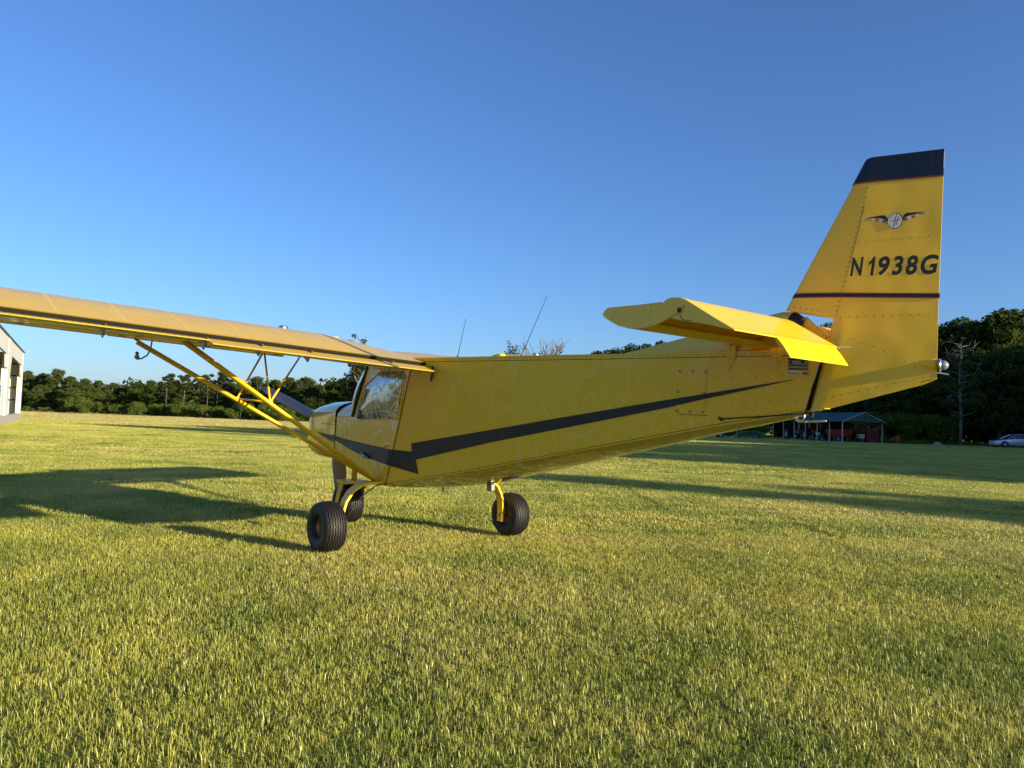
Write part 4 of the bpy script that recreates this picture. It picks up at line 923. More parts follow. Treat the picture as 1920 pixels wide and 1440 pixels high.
# boot cowl between firewall and windshield
def top_arc(x, w, zs, zt, n=12):
    return [(x, w * math.copysign(abs(math.cos(math.pi * k / n)) ** .75, math.cos(math.pi * k / n)), zs + (zt - zs) * math.sin(math.pi * k / n) ** .85) for k in range(n + 1)]
secs = [top_arc(.45, .525, 1.15, 1.365), top_arc(.60, .52, 1.155, 1.360), top_arc(.8, .512, 1.15, 1.352), top_arc(.955, .502, 1.145, 1.343)]
mesh_obj('boot_cowl', [p for s in secs for p in s], grid_faces(4, 13), M_cowl, plane, smooth=True)
q_ = MB(); q_.tube([p for p in top_arc(.97, .500, 1.12, 1.344)], .012, 6); q_.tube([(.97, .497, 1.14), (.975, .497, .76)], .006, 6); q_.tube([(.97, -.497, 1.14), (.975, -.497, .76)], .006, 6); q_.build('firewall_seam', M_dark, plane)['kind'] = 'stuff'
q_ = MB(); q_.add([(.96, -.49, .76), (.96, .49, .76), (.96, .49, 1.18), (.96, .25, 1.33), (.96, -.25, 1.33), (.96, -.49, 1.18)], [(0, 1, 2, 3, 4, 5)]); q_.build('firewall', M_dark, plane)
# windshield: bowed clear sheet from the port post over the nose to the starboard post
V = []; nu, nv = 15, 9
for j in range(nv):
    t = j / (nv - 1)
    for i in range(nu):
        u = -1 + 2 * i / (nu - 1); e = 1 - abs(u) ** 2.6
        x0 = .575 + (.310 - .575) * t; z = 1.175 + (1.655 - 1.175) * t
        bow = .05 + .16 * math.sin(math.pi * (t * .85 + .12)) * (1 - t * .5)
        V.append((x0 + bow * e * (.65), u * (.525 + .035 * math.sin(math.pi * t)), z + .19 * e * (1 - t) + .10 * e * t))
ws = mesh_obj('windshield', V, grid_faces(nv, nu), M_wsh, plane, smooth=True)
for s in (1, -1):
    q_ = MB(); q_.tube([(.575, s * .528, 1.18), (.445, s * .532, 1.42), (.312, s * .530, 1.655)], [.014, .012, .014], 8); q_.build('windshield_post', M_black, ws)
    # side bubble of the windshield, seen edge-on from behind
    V = []; m_ = 9
    for j in range(m_):
        t = j / (m_ - 1); b_ = math.sin(math.pi * t) ** .7
        xa = .590 + (.318 - .590) * t; z = 1.165 + (1.655 - 1.165) * t
        for i in range(5):
            u = i / 4; V.append((xa + .085 * b_ * u, s * (.530 + .026 * b_ * math.sin(math.pi * u * .5 + .5) - .03 * u * u * b_), z + .03 * b_ * u))
    mesh_obj('windshield_side', V, grid_faces(m_, 5), mat('acrylic_edge', (.62, .64, .66), .12, .6, 1.0) if s == 1 else M_wsh, ws, smooth=True)
# interior
q_ = MB()
for y in (-.25, .25): q_.box((-.25, y - .2, .78), (.25, y + .2, .90)); q_.box((-.36, y - .2, .85), (-.26, y + .2, 1.34))
q_.build('seat', M_seat, plane, bevel=.04)
q_ = MB(); q_.box((.50, -.48, .95), (.56, .48, 1.18)); q_.build('instrument_panel', M_seat, plane)
q_ = MB(); q_.box((-.50, -.47, .72), (-.47, .47, 1.62)); q_.build('baggage_bulkhead', mat('interior_grey', (.10, .10, .10), .8), plane)

# ---- wings
UP = [(-.66, 1.718), (-.5, 1.773), (-.3, 1.842), (-.05, 1.912), (.15, 1.936), (.30, 1.935), (.42, 1.912), (.51, 1.870), (.55, 1.820)]
LO = [(.525, 1.765), (.42, 1.733), (.2, 1.718), (-.1, 1.708), (-.4, 1.702), (-.63, 1.704)]
def wing_pt(x, z, y):
    yy = abs(y); k = min(1.0, .66 + .34 * max(0, (yy - .5)) / .68) if yy < 1.18 else 1.0
    k = 1 - (1 - k) * (1.0)
    zte = 1.713
    z2 = zte + (z - zte) * k + .038 * (yy - 2.0)
    if yy < 1.18: z2 -= .0
    return (x, y, z2)
TIP = 4.20
ys = [.50, .62, .75, .88, 1.0, 1.1, 1.2, 1.5, 1.9, 2.3, 2.7, 3.1, 3.5, 3.9, TIP]
def wing_top(x, y, off=0.0):
    z = float(np.interp(x, [p[0] for p in UP], [p[1] for p in UP])); q = wing_pt(x, z, y); return (q[0], q[1], q[2] + off)
for sgn in (1, -1):
    prof = UP + LO
    V = [wing_pt(x, z, sgn * y) for y in ys for x, z in prof]; n = len(prof); F = grid_faces(len(ys), n, True); F.append(tuple((len(ys) - 1) * n + j for j in range(n)))
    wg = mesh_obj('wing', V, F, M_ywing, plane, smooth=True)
    md = wg.modifiers.new('e', 'EDGE_SPLIT'); md.split_angle = R(40)
    # rivet lines on ribs and spars
    rv = MB()
    def up_fn(x, y, o_, s=sgn): return wing_top(x, s * y, o_)
    for y in np.arange(1.25, TIP, .40): rivets(rv, (-.62, y), (.30, y), 26, up_fn, .0050, .0022)
    for x in (-.60, -.30, .20): rivets(rv, (x, 1.2), (x, TIP), 75 if x == -.60 else 60, up_fn, .0044, .0018)
    rv.build('rivet_row', mat('wing_rivets', (.95, .80, .35), .3, .1) if sgn == 1 else M_rivet, wg)['kind'] = 'stuff'
    q_ = MB(); z0_ = [wing_pt(-.652, 1.711, sgn * y) for y in (ys[0], ys[2], ys[4], ys[6], TIP)]
    V = [p for q in z0_ for p in ((q[0], q[1], q[2] + .001), (q[0] + .022, q[1], q[2] - .030))]
    mesh_obj('gap_shade_strip', V, grid_faces(5, 2), M_dark, wg)  # dark strip painted in as the shade between wing and flaperon
    # slat
    sl = [(.50, 1.958), (.60, 1.950), (.70, 1.920), (.775, 1.865), (.80, 1.805), (.775, 1.762), (.72, 1.742), (.66, 1.745), (.70, 1.80), (.68, 1.87), (.60, 1.925)]
    for y0, y1 in ((1.22, 2.68), (2.70, TIP - .02)):
        V = [wing_pt(x, z, sgn * y) for y in (y0, y1) for x, z in sl]; k = len(sl)
        so = mesh_obj('slat', V, grid_faces(2, k, True) + [tuple(range(k))[::-1], tuple(range(k, 2 * k))], M_ywing, wg)
    for y in (1.3, 1.95, 2.6, 3.3, 4.0):
        b = MB(); P0 = [wing_pt(.46, 1.76, sgn * y), wing_pt(.70, 1.80, sgn * y), wing_pt(.70, 1.755, sgn * y), wing_pt(.47, 1.72, sgn * y)]
        b.add([(p[0], p[1] - .003, p[2]) for p in P0] + [(p[0], p[1] + .003, p[2]) for p in P0], [(0, 1, 2, 3), (7, 6, 5, 4), (0, 4, 5, 1), (1, 5, 6, 2), (2, 6, 7, 3), (3, 7, 4, 0)])
        b.build('slat_bracket', M_steel, wg)
    # flaperons, hung below the trailing edge
    for y0, y1, dz, dm in ((.535, 2.365, -.082, 0), (2.385, TIP - .05, -.060, 1)):
        V = []
        pr = [(-.63, -.040), (-.66, -.034), (-.70, -.034), (-.875, dz), (-.878, dz - .006), (-.75, dz - .008), (-.66, -.065), (-.63, -.055)]
        for y in (y0, y1):
            for x, z in pr:
                q = wing_pt(x, 1.713, sgn * y); V.append((x, q[1], 1.713 + .038 * (y - 2.0) + z))
        k = len(pr); fp = mesh_obj('flaperon', V, grid_faces(2, k, True) + [tuple(range(k))[::-1], tuple(range(k, 2 * k))], M_ywing, wg)
        rv = MB(); fz = lambda x, y, o_, s=sgn, d=dz: (x, s * y, 1.713 + .038 * (y - 2.0) - .034 + (x + .70) * (-(d + .034)) / .175 + o_)
        rivets(rv, (-.72, y0 + .03), (-.72, y1 - .03), 40, fz, .004, .003); rv.build('rivet', M_rivet, fp)['kind'] = 'stuff'
    for y in (.9, 1.6, 1.98, 2.37, 3.0, 3.7):
        q = wing_pt(-.55, 1.70, sgn * y); b = MB(); t = .004
        P0 = [(-.45, q[2] + .0), (-.78, q[2] - .02), (-.70, q[2] - .105), (-.62, q[2] - .06)]
        b.add([(x, q[1] - t, z) for x, z in P0] + [(x, q[1] + t, z) for x, z in P0], [(3, 2, 1, 0), (4, 5, 6, 7), (0, 1, 5, 4), (1, 2, 6, 5), (2, 3, 7, 6), (3, 0, 4, 7)])
        b.build('flaperon_hinge', M_white if abs(y - 3.7) < .1 else M_steel, wg)
    # struts with jury struts
    lowF, lowR = Vector((.055, sgn * .545, .600)), Vector((.01, sgn * .545, .590))
    upF, upR = Vector((.54, sgn * 2.50, 1.725)), Vector((-.12, sgn * 2.33, 1.705))
    sf = MB().tube([lowF, upF], [.021, .028], 12, flat=(.75, 1.4)).build('strut', M_yel, plane, smooth=True)
    sr = MB().tube([lowR, upR], [.021, .028], 12, flat=(.75, 1.4)).build('strut', M_yel, plane, smooth=True)
    MB().tube([upF + Vector((0, -sgn * .10, -.05)), upF + Vector((0, sgn * .02, .03))], .012, 6).build('strut_fitting', M_steel, sf)
    jf = lowF.lerp(upF, (1.74 - .545) / (2.50 - .545)); jr = lowR.lerp(upR, (1.62 - .545) / (2.33 - .545))
    jf = Vector((jf.x, jf.y, jf.z + .012)); jr = Vector((jr.x, jr.y, jr.z + .012))
    for a, b in ((jf, (.45, sgn * 1.50, 1.705)), (jr, (.40, sgn * 1.50, 1.705)), (jr, (.55, sgn * 1.11, 1.705)), (jf, jr)):
        MB().tube([a, b], .0085, 8).build('jury_strut', M_yel, plane, smooth=True)
    for p_ in (jf, jr): q_ = MB(); q_.lathe([(0, -.022), (.016, -.02), (.016, .02), (0, .022)], p_, (1, 0, 0), 8); q_.build('strut_clamp', M_yel, plane)
    # fuel caps
    b = MB(); b.lathe([(.0, .026), (.036, .024), (.040, .014), (.040, .0)], wing_top(.15, sgn * 1.448, -.004), (0, 0, 1), 20); b.lathe([(.041, .010), (.044, .008), (.044, .002), (.041, 0)], wing_top(.15, sgn * 1.448, -.004), (0, 0, 1), 20)
    b.build('fuel_cap', M_alu, wg, smooth=True)
    b = MB(); b.lathe([(.0, .022), (.03, .018), (.046, .008), (.052, -.01)], wing_top(.15, sgn * .968, 0), (0, 0, 1), 20); b.build('vent_dome', M_yel, wg, smooth=True)
# wing centre section (cabin roof) between the roots
V = []
prof = UP + LO
for y in (-.505, -.25, 0, .25, .505):
    for x, z in prof: q = wing_pt(x, z, .5); V.append((q[0], y, q[2] + (.0 if abs(y) > .4 else .008)))
mesh_obj('cabin_roof', V, grid_faces(5, len(prof), True), M_ywing, plane, smooth=True)
# pitot tube under the port wing
MB().tube([(-.02, 2.53, 1.70), (.0, 2.535, 1.63), (.01, 2.55, 1.59), (.06, 2.575, 1.565), (.10, 2.60, 1.56)], .006, 6).lathe([(0, -.005), (.018, 0), (.018, .02), (0, .024)], (.10, 2.60, 1.565), (0, 0, 1), 8).tube([(.10, 2.60, 1.56), (.10, 2.60, 1.60)], .012, 6).lathe([(0, -.016), (.016, 0), (0, .016)], (.10, 2.60, 1.605), (0, 0, 1), 8).build('pitot_tube', M_steel, plane)
# antennas
for p0, p1, m in (((-.46, .05, 1.700), (-.58, .05, 2.095), .03), ((-1.35, .05, 1.695), (-1.66, .05, 2.185), .012)):
    a = MB().tube([p0, p1], [.0035, .0018], 6).build('antenna', M_black, plane)
    b = MB(); b.tube([(p0[0] + .02, p0[1], 1.695), (p0[0] - .015, p0[1], 1.70 + m * 2.2)], [.022 if m > .02 else .012, .005], 8, flat=(1, .5)); b.build('antenna_base', M_black, a)

# ---- tail: dorsal fairing, stabilizer, elevator, tab
V = []; prof = []
for x, z in ((-2.43, 1.692), (-2.934, 1.768), (-3.327, 1.828), (-3.567, 1.868), (-3.70, 1.886), (-3.765, 1.877)):
    hw = .012 + (z - 1.68) * .42
    for k in range(9):
        a = math.pi * k / 8; V.append((x, (hw + .02) * math.copysign(abs(math.cos(a)) ** .8, math.cos(a)), 1.66 + (z - 1.66) * math.sin(a) ** .7 if 0 < k < 8 else 1.66))
df_ = mesh_obj('dorsal_fairing', V, grid_faces(6, 9), M_yel, plane, smooth=True)
V = []
for x, z, sc in ((-3.764, 1.876, 1.0), (-3.785, 1.868, .96), (-3.805, 1.85, .85), (-3.825, 1.80, .6)):
    for k in range(9):
        a = math.pi * k / 8; hw = .105 * sc; V.append((x, hw * math.cos(a), 1.70 + (z - 1.70) * math.sin(a) ** .7 if 0 < k < 8 else 1.70))
mesh_obj('fairing_end', V, grid_faces(4, 9), M_black, df_, smooth=True)
b = MB(); b.tube([(-3.80, .02, 1.80), (-3.815, .02, 1.825), (-3.835, .02, 1.83)], .006, 6)
b.lathe([(.010, -.004), (.014, 0), (.010, .004)], (-3.825, .02, 1.828), (0, 1, 0), 8); b.build('cable_shackle', M_steel, df_)
T_ = [(-3.832, 1.845), (-3.958, 1.722), (-3.93, 1.66), (-3.79, 1.70)]
b = MB(); b.add([(x, .012, z) for x, z in T_] + [(x, -.012, z) for x, z in T_], [(0, 1, 2, 3), (7, 6, 5, 4), (0, 4, 5, 1), (1, 5, 6, 2), (2, 6, 7, 3), (3, 7, 4, 0)]); b.build('rudder_horn_plate', M_yel, plane, bevel=.003)

stab = [(-3.267, 1.779), (-3.279, 1.798), (-3.305, 1.813), (-3.382, 1.812), (-3.529, 1.809), (-3.668, 1.809), (-3.684, 1.803), (-3.790, 1.768), (-3.794, 1.755), (-3.743, 1.736), (-3.687, 1.714), (-3.644, 1.698), (-3.585, 1.689), (-3.533, 1.685), (-3.46, 1.690), (-3.386, 1.709), (-3.327, 1.737), (-3.288, 1.760)]
elev = [(-3.674, 1.795), (-3.682, 1.812), (-3.701, 1.822), (-3.74, 1.826), (-3.783, 1.819), (-3.815, 1.805), (-3.863, 1.777), (-3.986, 1.702), (-4.090, 1.642), (-4.090, 1.637), (-4.045, 1.648), (-3.927, 1.681), (-3.821, 1.700), (-3.737, 1.720), (-3.70, 1.742)]
def prism_y(name, prof, y0, y1, m, parent, ny=2, **kw):
    k = len(prof); yy = np.linspace(y0, y1, ny); V = [(x, y, z) for y in yy for x, z in prof]
    return mesh_obj(name, V, grid_faces(ny, k, True) + [tuple(range(k))[::-1], tuple(range((ny - 1) * k, ny * k))], m, parent, **kw)
stab_hull = stab[:5] + [(-3.660, 1.808), (-3.655, 1.780), (-3.600, 1.760), (-3.590, 1.715), (-3.640, 1.698)] + stab[12:]
st_ = prism_y('stabilizer', stab_hull, -1.088, 1.088, M_yel, plane, smooth=False)
md = st_.modifiers.new('b', 'BEVEL'); md.width = .01; md.segments = 2; md.limit_method = 'ANGLE'; md.angle_limit = R(25)
for s in (1, -1):
    tp = prism_y('stabilizer_tip', stab, s * 1.088, s * 1.100, M_yel, st_)
    q_ = MB(); q_.lathe([(.012, 0), (.012, .006), (0, .007)], (-3.782, s * 1.100, 1.758), (0, s, 0), 10); q_.build('hinge_bolt', M_black, tp)
    rv = MB(); tf = lambda x, z, o_, s=s: (x, s * (1.100 + o_), z); rivets(rv, (-3.60, 1.80), (-3.60, 1.70), 4, tf); rivets(rv, (-3.52, 1.75), (-3.52, 1.75), 1, tf); rivets(rv, (-3.34, 1.76), (-3.34, 1.76), 1, tf); rv.build('rivet', M_rivet, tp)['kind'] = 'stuff'
    k = len(elev); yy = np.linspace(.118 if s == 1 else .24, 1.094, 8)
    V = [(x, s * y, z + (0.0 if x > -4.0 else 0)) for y in yy for x, z in elev]
    ev = mesh_obj('elevator', V, grid_faces(8, k, True) + [tuple(range(k))[::-1], tuple(range(7 * k, 8 * k))], M_yel, plane, smooth=True)
    md = ev.modifiers.new('e', 'EDGE_SPLIT'); md.split_angle = R(45)
    c_ = MB(); ring = [(-3.835 + .055 * math.cos(a), 1.742 + .040 * math.sin(a)) for a in np.linspace(-math.pi * .6, math.pi * .35, 14)]
    c_.tube([(x, s * 1.095, z) for x, z in ring], .0016, 5); c_.build('elevator_seam', M_seam, ev)
    rv = MB(); ef = lambda x, y, o_, s=s: (x, s * y, float(np.interp(x, [p[0] for p in elev[8:3:-1]], [p[1] for p in elev[8:3:-1]])) + o_)
    rivets(rv, (-4.07, .26), (-4.07, 1.07), 34, ef, .003, .002)
    rv.build('rivet', M_rivet, ev)['kind'] = 'stuff'
tb_prof = [(-4.086, 1.645), (-4.105, 1.625), (-4.130, 1.594), (-4.165, 1.542), (-4.165, 1.537), (-4.10, 1.600), (-4.086, 1.622)]
ttb = prism_y('trim_tab', tb_prof, .170, .742, M_yel, plane, 3)
rv = MB(); rivets(rv, (-4.094, .19), (-4.094, .72), 24, lambda x, y, o_: (x, y, 1.638 + o_), .003, .002); rv.build('rivet', M_rivet, ttb)['kind'] = 'stuff'
MB().tube([(-4.06, .135, 1.645), (-4.155, .125, 1.640)], .005, 6).build('tab_pushrod', M_alu, ttb)

# ---- rudder (all moving, turned to starboard)
DE = R(16.0)
def Rd(c, z, t): return (-3.897 - c * math.cos(DE) - t * math.sin(DE), -c * math.sin(DE) + t * math.cos(DE), z)
def cLE(z): return -.174 + (z - 1.883) * .513 if z > 1.826 else -.02 + (z - 1.309) * .21
def cTE(z): return .600 + (z - 1.48) * .0235
def thick(c, z):
    le = cLE(z) if z > 1.86 else min(-.02 + (z - 1.309) * .21, .088)
    sp = (.11 + (z - 1.83) * .19) if z > 1.83 else le + .05
    tm = .040 - .010 * (z - 1.3); te = cTE(z)
    if c < sp: k = max(0.0, (c - le) / max(1e-3, sp - le)); return tm * (1 - (1 - k) ** 2) ** .5
    return .004 + (tm - .004) * (1 - (c - sp) / (te - sp))
def rud_block(name, bot, top, us, vs_, zc=lambda z: z):
    """bot/top: functions u -> (c, z)"""
    Vp = []; 
    for v in vs_:
        for u in us:
            b = bot(u); t = top(u); c = b[0] + (t[0] - b[0]) * v; z = b[1] + (t[1] - b[1]) * v
            Vp.append((c, z))
    P_ = []
    nr, nc = len(vs_), len(us)
    le = [Vp[i * nc][0] for i in range(nr)]; te = [Vp[i * nc + nc - 1][0] for i in range(nr)]
    def th(i, j):
        c, z = Vp[i * nc + j]; sp = min((.11 + (z - 1.83) * .19) if z > 1.80 else le[i] + .05, te[i] - .1); tm = .040 - .010 * (z - 1.3)
        if c < sp: k = (c - le[i]) / max(1e-3, sp - le[i]); return tm * max(0.0, 1 - (1 - k) ** 2) ** .5
        return .004 + (tm - .004) * (te[i] - c) / (te[i] - sp)
    for s in (1, -1):
        for i in range(nr):
            for j in range(nc): P_.append(Rd(*Vp[i * nc + j], s * th(i, j)))
    F = grid_faces(nr, nc); off = nr * nc
    F2 = [tuple(reversed([q + off for q in f])) for f in F]
    E_ = [(j, j + 1, off + j + 1, off + j) for j in range(nc - 1)] + [((nr - 1) * nc + j, off + (nr - 1) * nc + j, off + (nr - 1) * nc + j + 1, (nr - 1) * nc + j + 1) for j in range(nc - 1)]
    E_ += [(i * nc + nc - 1, (i + 1) * nc + nc - 1, off + (i + 1) * nc + nc - 1, off + i * nc + nc - 1) for i in range(nr - 1)]
    return mesh_obj(name, P_, F + F2 + E_, M_yel, rud, smooth=True), None
rud = empty('rudder'); rud.parent = plane
us = [0, .01, .03, .06, .10, .16, .24, .34, .45, .56, .68, .8, .9, .97, 1.0]
ub = lambda u: ((-.174 + u * .778), float(np.interp(-.174 + u * .778, [-.174, .088, .604], [1.883, 1.826, 1.80])))
ut = lambda u: ((.243 + u * .386), float(np.interp(u, [0, .06, .15, 1], [2.684, 2.698, 2.702, 2.696])))
o1, _ = rud_block('upper_skin', ub, ut, us, np.linspace(0, 1, 12))
lb = lambda u: ((-.036 + u * .636), float(np.interp(-.036 + u * .636, [-.036, .557, .600], [1.288, 1.457, 1.482])))
lt = lambda u: ((.088 + u * .516), float(np.interp(.088 + u * .516, [.088, .604], [1.826, 1.80])))
o2, _ = rud_block('lower_skin', lb, lt, us, np.linspace(0, 1, 8))
for o in (o1, o2):
    md = o.modifiers.new('e', 'EDGE_SPLIT'); md.split_angle = R(38)
Rf = lambda c, z, off: Rd(c, z, thick(c, z) + off)
def band(name, z0a, z0b, z1a, z1b, m, off, cmin=None, both=True):
    """band across the rudder between lower line (z0a at LE, z0b at TE) and upper line"""
    V = []; n = 26
    for i in range(n):
        u = (i / (n - 1)) ** 1.6
        row = []
        for za, zb in ((z0a, z0b), (z1a, z1b)):
            c0 = cLE(za) + .0005; c1 = cTE(zb) + .001; c = c0 + (c1 - c0) * u; z = za + (zb - za) * u; row.append((c, z))
        for c, z in row: V.append(Rd(c, z, thick(max(c, cLE(z) + .001), z) + off))
        for c, z in row: V.append(Rd(c, z, -thick(max(c, cLE(z) + .001), z) - off))
    F = []
    for i in range(n - 1):
        a = i * 4; b = a + 4; F += [(a, b, b + 1, a + 1), (a + 2, a + 3, b + 3, b + 2)]
    F.append((0, 1, 3, 2)); e = (n - 1) * 4; F.append((e, e + 2, e + 3, e + 1))
    return mesh_obj(name, V, F, m, rud, smooth=False)
cap_ = MB()
# dark cap: built as its own closed piece just proud of the skin
V = []; n = 22; rows = np.linspace(0, 1, 7)
for v in rows:
    for i in range(n):
        u = (i / (n - 1)) ** 1.5
        zb = 2.578 - .015 * u; zt = float(np.interp(u, [0, .03, .10, 1], [2.686, 2.700, 2.706, 2.700]))
        z = zb + (zt - zb) * v; zz = min(z, 2.70); c0 = cLE(zz); c1 = cTE(zz); c = c0 + (c1 - c0) * u
        V.append((c, z))
PV = [Rd(c, z, thick(max(c, cLE(min(z, 2.7)) + .0), min(z, 2.7)) + .003) for c, z in V] + [Rd(c, z, -thick(max(c, cLE(min(z, 2.7))), min(z, 2.7)) - .003) for c, z in V]
F = grid_faces(7, n); k = 7 * n; F2 = [tuple(reversed([q + k for q in f])) for f in F]
E_ = [(6 * n + j, 6 * n + j + k, 6 * n + j + 1 + k, 6 * n + j + 1) for j in range(n - 1)] + [(i * n, i * n + k, (i + 1) * n + k, (i + 1) * n) for i in range(6)] + [(i * n + n - 1, (i + 1) * n + n - 1, (i + 1) * n + n - 1 + k, i * n + n - 1 + k) for i in range(6)]
mesh_obj('rudder_cap', PV, F + F2 + E_, M_navy, rud)
band('cap_pinstripe', 2.569, 2.554, 2.577, 2.562, M_red, .0025)
band('stripe', 1.952, 1.907, 1.979, 1.933, M_red, .0025); band('stripe_core', 1.958, 1.913, 1.973, 1.927, M_navy, .0045)
gl_u = .428 / 660
def glyph_fn(c0, z0): return lambda a, b, off: Rf(c0 + a, z0 + b, off)
for ch, x0, x1 in (('N', 625, 730), ('9', 843, 930), ('3', 943, 1030), ('8', 1045, 1137), ('G', 1155, 1285)):
    text_mesh('registration_letter', ch, .104, glyph_fn(.178 + (x0 - 625) * gl_u, 2.052 - .045 * (x0 - 625) * gl_u), M_letter, rud, off=.0010, shear=.20, bold=.028, sx=100 + (x1 - x0) * gl_u)
one = [(.50, 0), (.95, 0), (.95, 1), (.62, 1), (.44, .84), (.05, .72), (.05, .54), (.50, .68)]
w1_, h1_ = 62 * gl_u * .80, .104
decal('registration_letter', [(.178 + (755 - 625) * gl_u + a * w1_ + .20 * b * h1_ * .6, 2.052 - .045 * 130 * gl_u + b * h1_) for a, b in one], M_letter, rud, Rf, .0010)
# winged emblem
em = MB(); cx, cz = .398, 2.339
def ell(rx, rz, n=28): return [(cx + rx * math.cos(2 * math.pi * k / n), cz + rz * math.sin(2 * math.pi * k / n)) for k in range(n)]
def flat(name, pts, m, off):
    return decal(name, pts, m, rud, Rf, off)
M_emw = mat('emblem_white', (.72, .70, .64), .5); M_emn = mat('emblem_navy', (.01, .012, .03), .4); M_emr = mat('emblem_rust', (.34, .10, .07), .5)
flat('emblem_ring', ell(.0375, .044), M_emn, .0020); flat('emblem_disc', ell(.0345, .0405), M_emw, .0030)
for s, tipx, tipz in ((-1, .256, 2.371), (1, .549, 2.373)):
    x0 = cx + s * .036
    flat('emblem_wing_edge', [(x0, cz + .012), (x0 + s * .004, cz - .002) , (x0 + s * .012, cz + .014), (x0 + s * .030, cz + .022), (tipx, tipz), (x0 + s * .022, cz + .038), (x0 + s * .012, cz + .034)], M_emn, .0016)
    nf_ = 6
    for k in range(nf_):
        r0 = .012 + .021 * k; z0 = cz + .013 + .0038 * k; dz_ = -.022 + .0030 * k
        flat('emblem_feather', [(x0 + s * (.003 if k == 0 else r0 - .012), z0 - .002), (x0 + s * (r0 + .010), z0 + .001), (x0 + s * (r0 + .020), z0 + dz_ * .55 + .003), (x0 + s * (r0 * .75 + .004), z0 + dz_)], M_emr if k % 2 == 0 else M_emw, .0008 + .0001 * k)
for pts in ([(-.004, -.036), (-.008, -.036), (.006, .036), (.010, .036)], [(-.004 + .012, -.024), (-.0075 + .012, -.024), (.0045 + .012, .026), (.008 + .012, .026)], [(-.028, -.001), (-.028, .002), (.028, .007), (.028, .004)],
            [(-.026, .012), (-.018, .026), (-.006, .034), (-.006, .032), (-.016, .024), (-.024, .011)]):
    flat('emblem_letter', [(cx + a, cz + b) for a, b in pts], M_emr if len(pts) == 4 and pts[0][0] == -.028 else M_emn, .0036)
rv = MB()
for a, b, n_ in (((.105, 1.835), (.262, 2.54), 27), ((.22, 2.240), (.56, 2.238), 9), ((.13, 1.828), (.56, 1.824), 11), ((-.12, 1.898), (.08, 1.852), 7), ((.07, 1.80), (.0, 1.36), 12), ((.01, 1.36), (.58, 1.50), 14), ((.30, 1.66), (.50, 1.545), 5), ((.20, 1.70), (.30, 1.66), 3)):
    rivets(rv, a, b, n_, Rf, .0045, .0014)
rv.build('rivet', mat('dark_rivet_heads', (.34, .22, .03), .5), rud)['kind'] = 'stuff'
sm = MB()
for a, b in (((.115, 1.83), (.245, 2.44)), ((.0, 1.335), (.58, 1.478))): strip_on(sm, a, b, .003, Rf, .001)
sm.build('rudder_seam', M_seam, rud)['kind'] = 'stuff'
q_ = MB(); q_.tube([Rd(.49, 1.562, .0), Rd(.53, 1.562, .0), Rd(.58, 1.558, 0), Rd(.606, 1.555, 0)], [.004, .022, .030, .032], 16, flat=(1, .6)); q_.build('light_fairing', M_yel, rud, smooth=True)
q_ = MB(); q_.lathe([(.034, 0), (.036, .005), (.032, .010), (.022, .012)], Rd(.610, 1.553, 0), Vector(Rd(1, 0, 0)) - Vector(Rd(0, 0, 0)), 20); q_.build('light_base', M_alu, rud, smooth=True)
q_ = MB(); q_.lathe([(.022, 0), (.025, .010), (.022, .022), (.012, .032), (0, .036)], Rd(.620, 1.553, 0), Vector(Rd(1, 0, 0)) - Vector(Rd(0, 0, 0)), 20); q_.build('tail_light', mat('lamp_glass', (.45, .45, .43), .10, .5, 1.0), rud, smooth=True)
q_ = MB(); q_.tube([Rd(.600, 1.515, 0), Rd(.655, 1.505, 0)], .005, 6); q_.build('static_wick', M_alu, rud)
# rudder post with lit edge
q_ = MB(); q_.tube([(-3.87, 0, 1.27), (-3.975, 0, 1.66)], .012, 8); q_.build('hinge_tube', M_black, plane)
# tail skid: strap, coil and spring rod
sk = MB(); sk.add([(-3.86, .035, 1.300), (-3.86, -.035, 1.300), (-3.965, -.03, 1.318), (-3.965, .03, 1.318), (-3.86, .035, 1.296), (-3.86, -.035, 1.296), (-3.965, -.03, 1.314), (-3.965, .03, 1.314)], [(3, 2, 1, 0), (4, 5, 6, 7), (0, 1, 5, 4), (1, 2, 6, 5), (2, 3, 7, 6), (3, 0, 4, 7)])
sk.build('tail_skid_plate', M_yel, plane)
coil = [(-3.830 + .028 * math.cos(a), .02 - .006 * a / 6.28, 1.268 + .028 * math.sin(a)) for a in np.linspace(0, 2 * math.pi * 1.6, 30)]
coil = [(-3.81, .03, 1.262)] + coil
q_ = MB(); q_.tube([(-3.80, .02, 1.268)] + [(-3.812 + .028 * math.cos(a), .02, 1.268 + .030 * math.sin(a)) for a in np.linspace(-.4, -4.4, 22)][::-1], .005, 6)
q_.tube([(-3.775, .0, 1.295), (-3.765, .0, 1.270), (-3.785, 0, 1.246), (-3.83, 0, 1.238), (-3.96, 0, 1.246)], [.007, .008, .008, .006, .006], 8); q_.build('tail_skid_spring', M_alu, plane, smooth=True)

